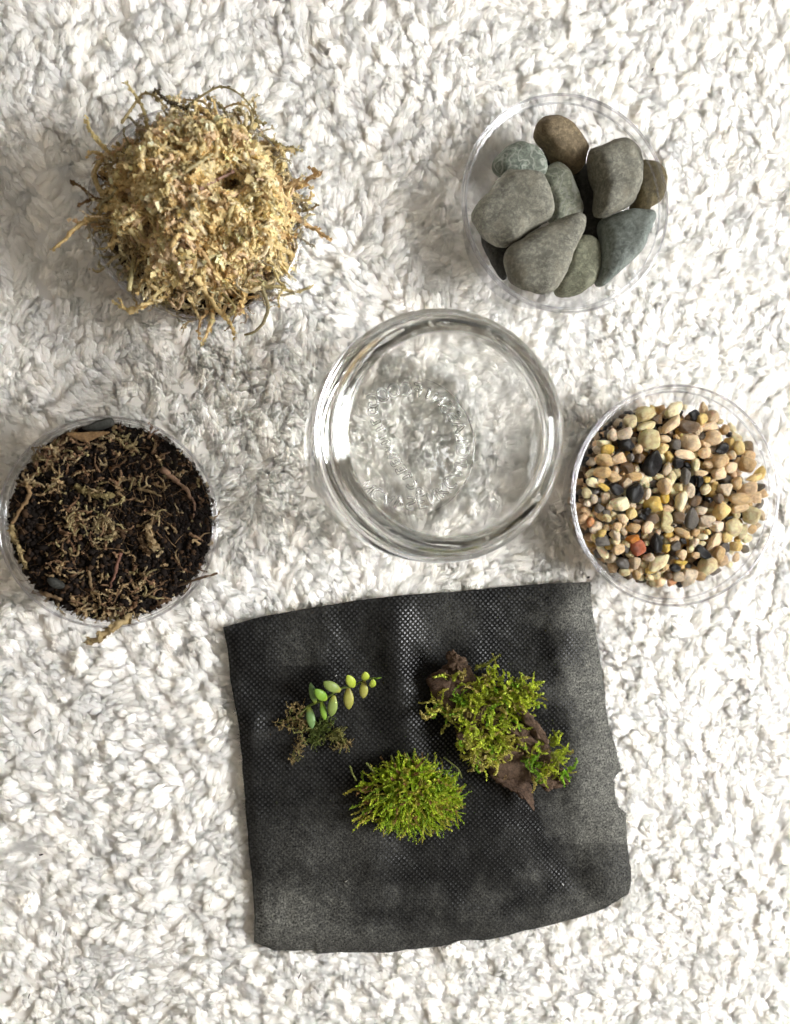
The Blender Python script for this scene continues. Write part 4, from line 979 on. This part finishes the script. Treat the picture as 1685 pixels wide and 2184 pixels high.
# ------------------------------------------------------------------ green moss tuft
def build_tuft():
    bx, by = 868, 1695
    c = W(bx, by, fab_z(bx, by)); e = empty('green_moss', tuple(c)); tag(e, 'bushy bright green moss tuft at the middle front of the cloth', 'moss')
    k = ppm(bx, by, .01)
    def dome(x, y):   # metres above cloth, px coords
        r = ((x-870)/118)**2+((y-1697)/72)**2
        return .0125*max(0, 1-r)**.55
    mb = MB(); n, m = 48, 14; V = []
    for i in range(m):
        for j in range(n):
            a = j*2*math.pi/n; x = 872+108*(i+.3)/m*math.cos(a); y = 1697+64*(i+.3)/m*math.sin(a); V.append(Wn(x, y, fab_z(x, y)+max(0, dome(x, y)*.72-.0012)+.001*fbm((x, y), .08, 3)))
    i = np.arange(m-1)[:, None]*n; j = np.arange(n)[None]; j2 = (j+1) % n
    mb.add(V, np.stack([i+j, i+n+j, i+n+j2, i+j2], -1).reshape(-1, 4), None, (.035, .028, .010)); mb.build('cushion', M['soilbit'], e)
    mb = MB()
    pal = np.array([(.52, .66, .055), (.62, .74, .06), (.36, .52, .05), (.74, .80, .10), (.60, .54, .10), (.50, .68, .05)])
    for q_ in range(820):
        r = math.sqrt(rng.random()); a = rng.random()*6.283; x = 874+104*r*math.cos(a); y = 1699+57*r*math.sin(a)
        rg = 1+.30*fbm((math.cos(a)*1.3, math.sin(a)*1.3), 1.0, 3, 2.2); x = 874+(x-874)*rg; y = 1699+(y-1699)*rg
        # thinner and scruffier on the left
        if x < 815 and rng.random() < .70: continue
        p = Wn(x, y, fab_z(x, y)+dome(x, y)*.70)
        out = np.array([math.cos(a)*1.0, -math.sin(a)*1.0, 0])*r**1.2*1.15; d = out*1.15+np.array([0, 0, .75-.40*r])+rng.normal(0, .42, 3)
        if x < 800: d += rng.normal(0, .5, 3)
        col = pal[rng.integers(len(pal))]*rng.uniform(.7, 1.15)
        if rng.random() < .06: col = np.array([.35, .20, .08])
        strand(mb, p, d, rng.uniform(.0045, .0100), 7, rng.uniform(.00024, .00038), col, .35, rng.uniform(.0013, .0020), 5, lw=.34, sides=3)
    for (x0, y0), (x1, y1), (x2, y2) in [((855, 1655), (862, 1635), (866, 1613)), ((985, 1660), (977, 1640), (950, 1618)), ((895, 1640), (908, 1625), (912, 1612)), ((760, 1665), (752, 1650), (748, 1638)), ((800, 1650), (792, 1640), (784, 1630)), ((838, 1650), (842, 1630), (836, 1616))]:
        C = open_curve([Wn(x0, y0, .012), Wn(x1, y1, .013), Wn(x2, y2, .013)], 9)
        mb.tube(C, .0003, 4, (.30, .32, .10)); T = np.gradient(C, axis=0); T /= np.linalg.norm(T, axis=1)[:, None]; idx = np.repeat(np.arange(9), 6); S = rng.normal(size=(54, 3)); D = T[idx]+S*.35; D /= np.linalg.norm(D, axis=1)[:, None]
        mb.leaflets(C[idx], D, S/np.linalg.norm(S, axis=1)[:, None], .0013, .0004, np.array([.28, .32, .09]))
    o = mb.build('shoots', M['green'], e, smooth=False); o['kind'] = 'stuff'
build_tuft()

# ------------------------------------------------------------------ mossy bark
def bk(x, y): return (859+.2333*x, 1354+.2333*y)
def build_bark():
    c = W(*bk(850, 900), fab_z(*bk(850, 900))); e = empty('mossy_bark', tuple(c)); tag(e, 'chunk of brown bark overgrown with yellow green moss', 'bark')
    BM = stone_mat('bark', (.030, .018, .010), (.085, .052, .031), (.19, .125, .085), sc=230)
    BR = stone_mat('red_bark', (.026, .015, .009), (.075, .044, .027), (.19, .125, .085), sc=260)
    def piece(poly, z, th, seed, mat, tl=(0, 0), bump=.0022, n=90, power=.35, name='bark_piece', bf=420):
        zb = fab_z(*bk(*np.mean(poly, 0)))
        ol = [tuple(Wn(*bk(x, y), zb+z)[:2]) for x, y in poly]
        mb = lofted(ol, zb+z, th, n=n, rings=8, bump=bump, seed=seed, power=power, tilt=tl, bfreq=bf); return mb.build(name, mat, e)
    piece([(250,470),(330,360),(460,250),(600,280),(660,420),(820,440),(920,470),(1050,620),(1150,720),(1230,830),(1300,960),(1390,1130),(1500,1310),(1440,1365),(1310,1400),(1180,1340),(1080,1330),(960,1350),(830,1290),(760,1190),(640,1120),(560,1000),(500,900),(440,780),(300,620)], .0055, .011, 11, BM, (0, 0), .0026, 140, .40, 'bark_core', 220)
    piece([(400,200),(430,155),(480,158),(600,265),(610,300),(520,330),(430,290)], .012, .005, 12, BM, (.1, .2))
    piece([(235,430),(300,345),(390,320),(430,400),(425,480),(350,530),(270,500)], .011, .004, 13, BR, (.25, .1), .0012)
    piece([(1070,690),(1130,690),(1200,770),(1275,860),(1330,960),(1320,1010),(1240,960),(1160,860),(1100,790)], .013, .005, 14, BM, (.2, .2), .0012)
    piece([(940,830),(1060,800),(1170,880),(1230,990),(1160,1060),(1020,1000),(950,920)], .011, .006, 15, BM, (.1, .1), .0025)
    piece([(780,1230),(900,1180),(1010,1230),(1080,1290),(1150,1360),(1190,1480),(1180,1585),(1120,1500),(1060,1470),(960,1400),(850,1340)], .006, .005, 16, BR, (.0, -.1), .0018)
    piece([(1400,1220),(1460,1230),(1525,1320),(1480,1370),(1420,1330)], .007, .005, 17, BM, (.1, .1), .0015)
    piece([(480,900),(560,880),(640,930),(600,960),(520,950)], .013, .003, 18, BM, (-.3, .1), .0012)
    piece([(1290,1290),(1350,1300),(1370,1360),(1310,1425),(1285,1390)], .006, .004, 19, BM, (.1, 0), .0015)
    mb = MB(); pal = np.array([(.64, .72, .08), (.50, .64, .065), (.66, .62, .14), (.56, .47, .15), (.32, .55, .05), (.76, .88, .12)])
    cl = [(580,600,60,44,4), (520,680,50,40,4), (700,640,80,60,0), (820,560,80,50,0), (950,520,80,60,5), (1050,480,70,50,5), (1120,560,60,40,0), (900,660,90,60,3), (1000,620,70,40,0), (850,800,80,70,5), (620,830,70,50,0), (700,880,70,60,5), (800,960,70,60,5), (900,900,70,40,0), (600,980,60,40,2), (680,1050,60,32,2), (790,1090,70,36,2), (920,1020,80,50,2), (1190,1020,40,30,5), (1150,1130,50,36,4), (1380,1000,30,16,5), (1400,1100,40,30,5), (1300,1230,50,30,0), (1480,1240,25,14,4), (320,600,40,18,2), (340,700,36,14,2), (260,750,26,12,3), (740,440,80,40,3), (840,370,40,20,0), (1010,760,50,30,0), (430,760,50,20,2), (700,1180,40,16,3), (480,400,60,20,3), (1220,1300,40,12,3), (1150,500,40,20,5), (1160,590,40,20,5)]
    for x, y, s, k, pc in cl:
        for _ in range(int(k*.46)):
            X, Y = x+rng.normal()*s*.75, y+rng.normal()*s*.75; p = bk(X, Y); q = Wn(*p, fab_z(*p)+rng.uniform(.009, .015))
            a = math.atan2(-(Y-880), X-780)+rng.normal()*.9; d = np.array([math.cos(a), math.sin(a), rng.uniform(.0, .55)])
            col = (pal[pc] if rng.random() < .65 else pal[rng.integers(len(pal))])*rng.uniform(.6, 1.15)
            strand(mb, q, d, rng.uniform(.0045, .0090), 8, .00028, col, .7, rng.uniform(.0012, .0021), 5, lw=.36, sides=3)
    for P in ([(660, 300), (760, 270), (880, 190)], [(1050, 540), (1150, 510), (1225, 500)], [(960, 480), (965, 440), (975, 400)], [(1030, 470), (1040, 440), (1045, 410)], [(1350, 1090), (1400, 1130), (1420, 1210)]):
        C = open_curve([Wn(*bk(x, y), fab_z(*bk(x, y))+.015) for x, y in P], 12); mb.tube(C, .0003, 4, (.30, .30, .08)); T = np.gradient(C, axis=0); T /= np.linalg.norm(T, axis=1)[:, None]; idx = np.repeat(np.arange(12), 12); S = rng.normal(size=(144, 3)); D = T[idx]*.8+S*.5; D /= np.linalg.norm(D, axis=1)[:, None]
        mb.leaflets(C[idx], D, S/np.linalg.norm(S, axis=1)[:, None], .0024*np.linspace(1, .5, 12)[idx], .0006, np.array([.34, .36, .07])*(.7+.5*rng.random((144, 1))))
    o = mb.build('moss_fronds', M['green'], e, smooth=False); o['kind'] = 'stuff'
    mb = MB()
    for _ in range(150):
        X, Y = rng.uniform(340, 1380), 0; Y = 480+(X-300)*.68+rng.normal()*110; p = bk(X, Y); q = Wn(*p, fab_z(*p)+rng.uniform(.007, .012))
        strand(mb, q, np.array([rng.normal(), rng.normal(), .1]), rng.uniform(.003, .008), 6, .00022, np.array([.28, .19, .10])*rng.uniform(.5, 1.3), .8, .0010, 2)
    o = mb.build('dead_strands', M['strand'], e, smooth=False); o['kind'] = 'stuff'
build_bark()

# ------------------------------------------------------------------ small litter
def speck(px, py, L, ang, lab, col=(.03, .025, .02), z=.0012, w=.0004, name='debris_speck', cat='debris'):
    p = Wn(px, py, z); d = np.array([math.cos(R(ang)), math.sin(R(ang)), 0]); P = p+np.linspace(-.5, .5, 5)[:, None]*d*L+rng.normal(0, L*.04, (5, 3))*np.array([1, 1, .3])
    mb = MB(); mb.tube(P, w*np.array([.6, 1, 1.05, .9, .5]), 6, col); o = mb.build(name, M['twig']); centre_origin(o, p); tag(o, lab, cat, 'specks of litter on the rug')
speck(1255, 1231, .0016, 20, 'dark speck on the rug just above the cloth corner', w=.0005)
speck(62, 2225 - 100, .003, 70, 'thin dark speck at the lower left corner of the rug', w=.0002)
speck(120, 1992, .0022, 75, 'dark fleck on the rug left of the cloth', w=.0002)
speck(80, 1560, .004, 30, 'short brown hair on the rug under the soil cup', w=.0002)
speck(640, 2080, .0028, 65, 'dark fleck on the rug below the lower left cloth edge', w=.00025)
speck(1560, 1450, .002, 15, 'tiny brown crumb on the rug below the gravel cup', w=.0004)
speck(88, 1823, .0018, 5, 'small brown fleck on the rug at far left', w=.00035)
speck(1392, 148, .0018, 60, 'dark speck on the rug above the stone cup', w=.0004)
speck(716, 1131 + 310, .0012, 40, 'pale crumb on the cloth above the succulent sprig', (.5, .5, .48), fab_z(716, 1441)+.0004, .0003)
speck(1200, 1886, .0016, -50, 'white crumb on the cloth near its lower right corner', (.6, .6, .58), fab_z(1200, 1886)+.0004, .0003)
speck(738, 1880, .0013, 10, 'pale crumb on the cloth below the green moss tuft', (.4, .38, .33), fab_z(738, 1880)+.0004, .0003)
speck(1500, 1695, .0095, 114, 'straight white bristle lying on the rug right of the cloth', (.8, .8, .78), .004, .00028, 'loose_bristle', 'bristle')
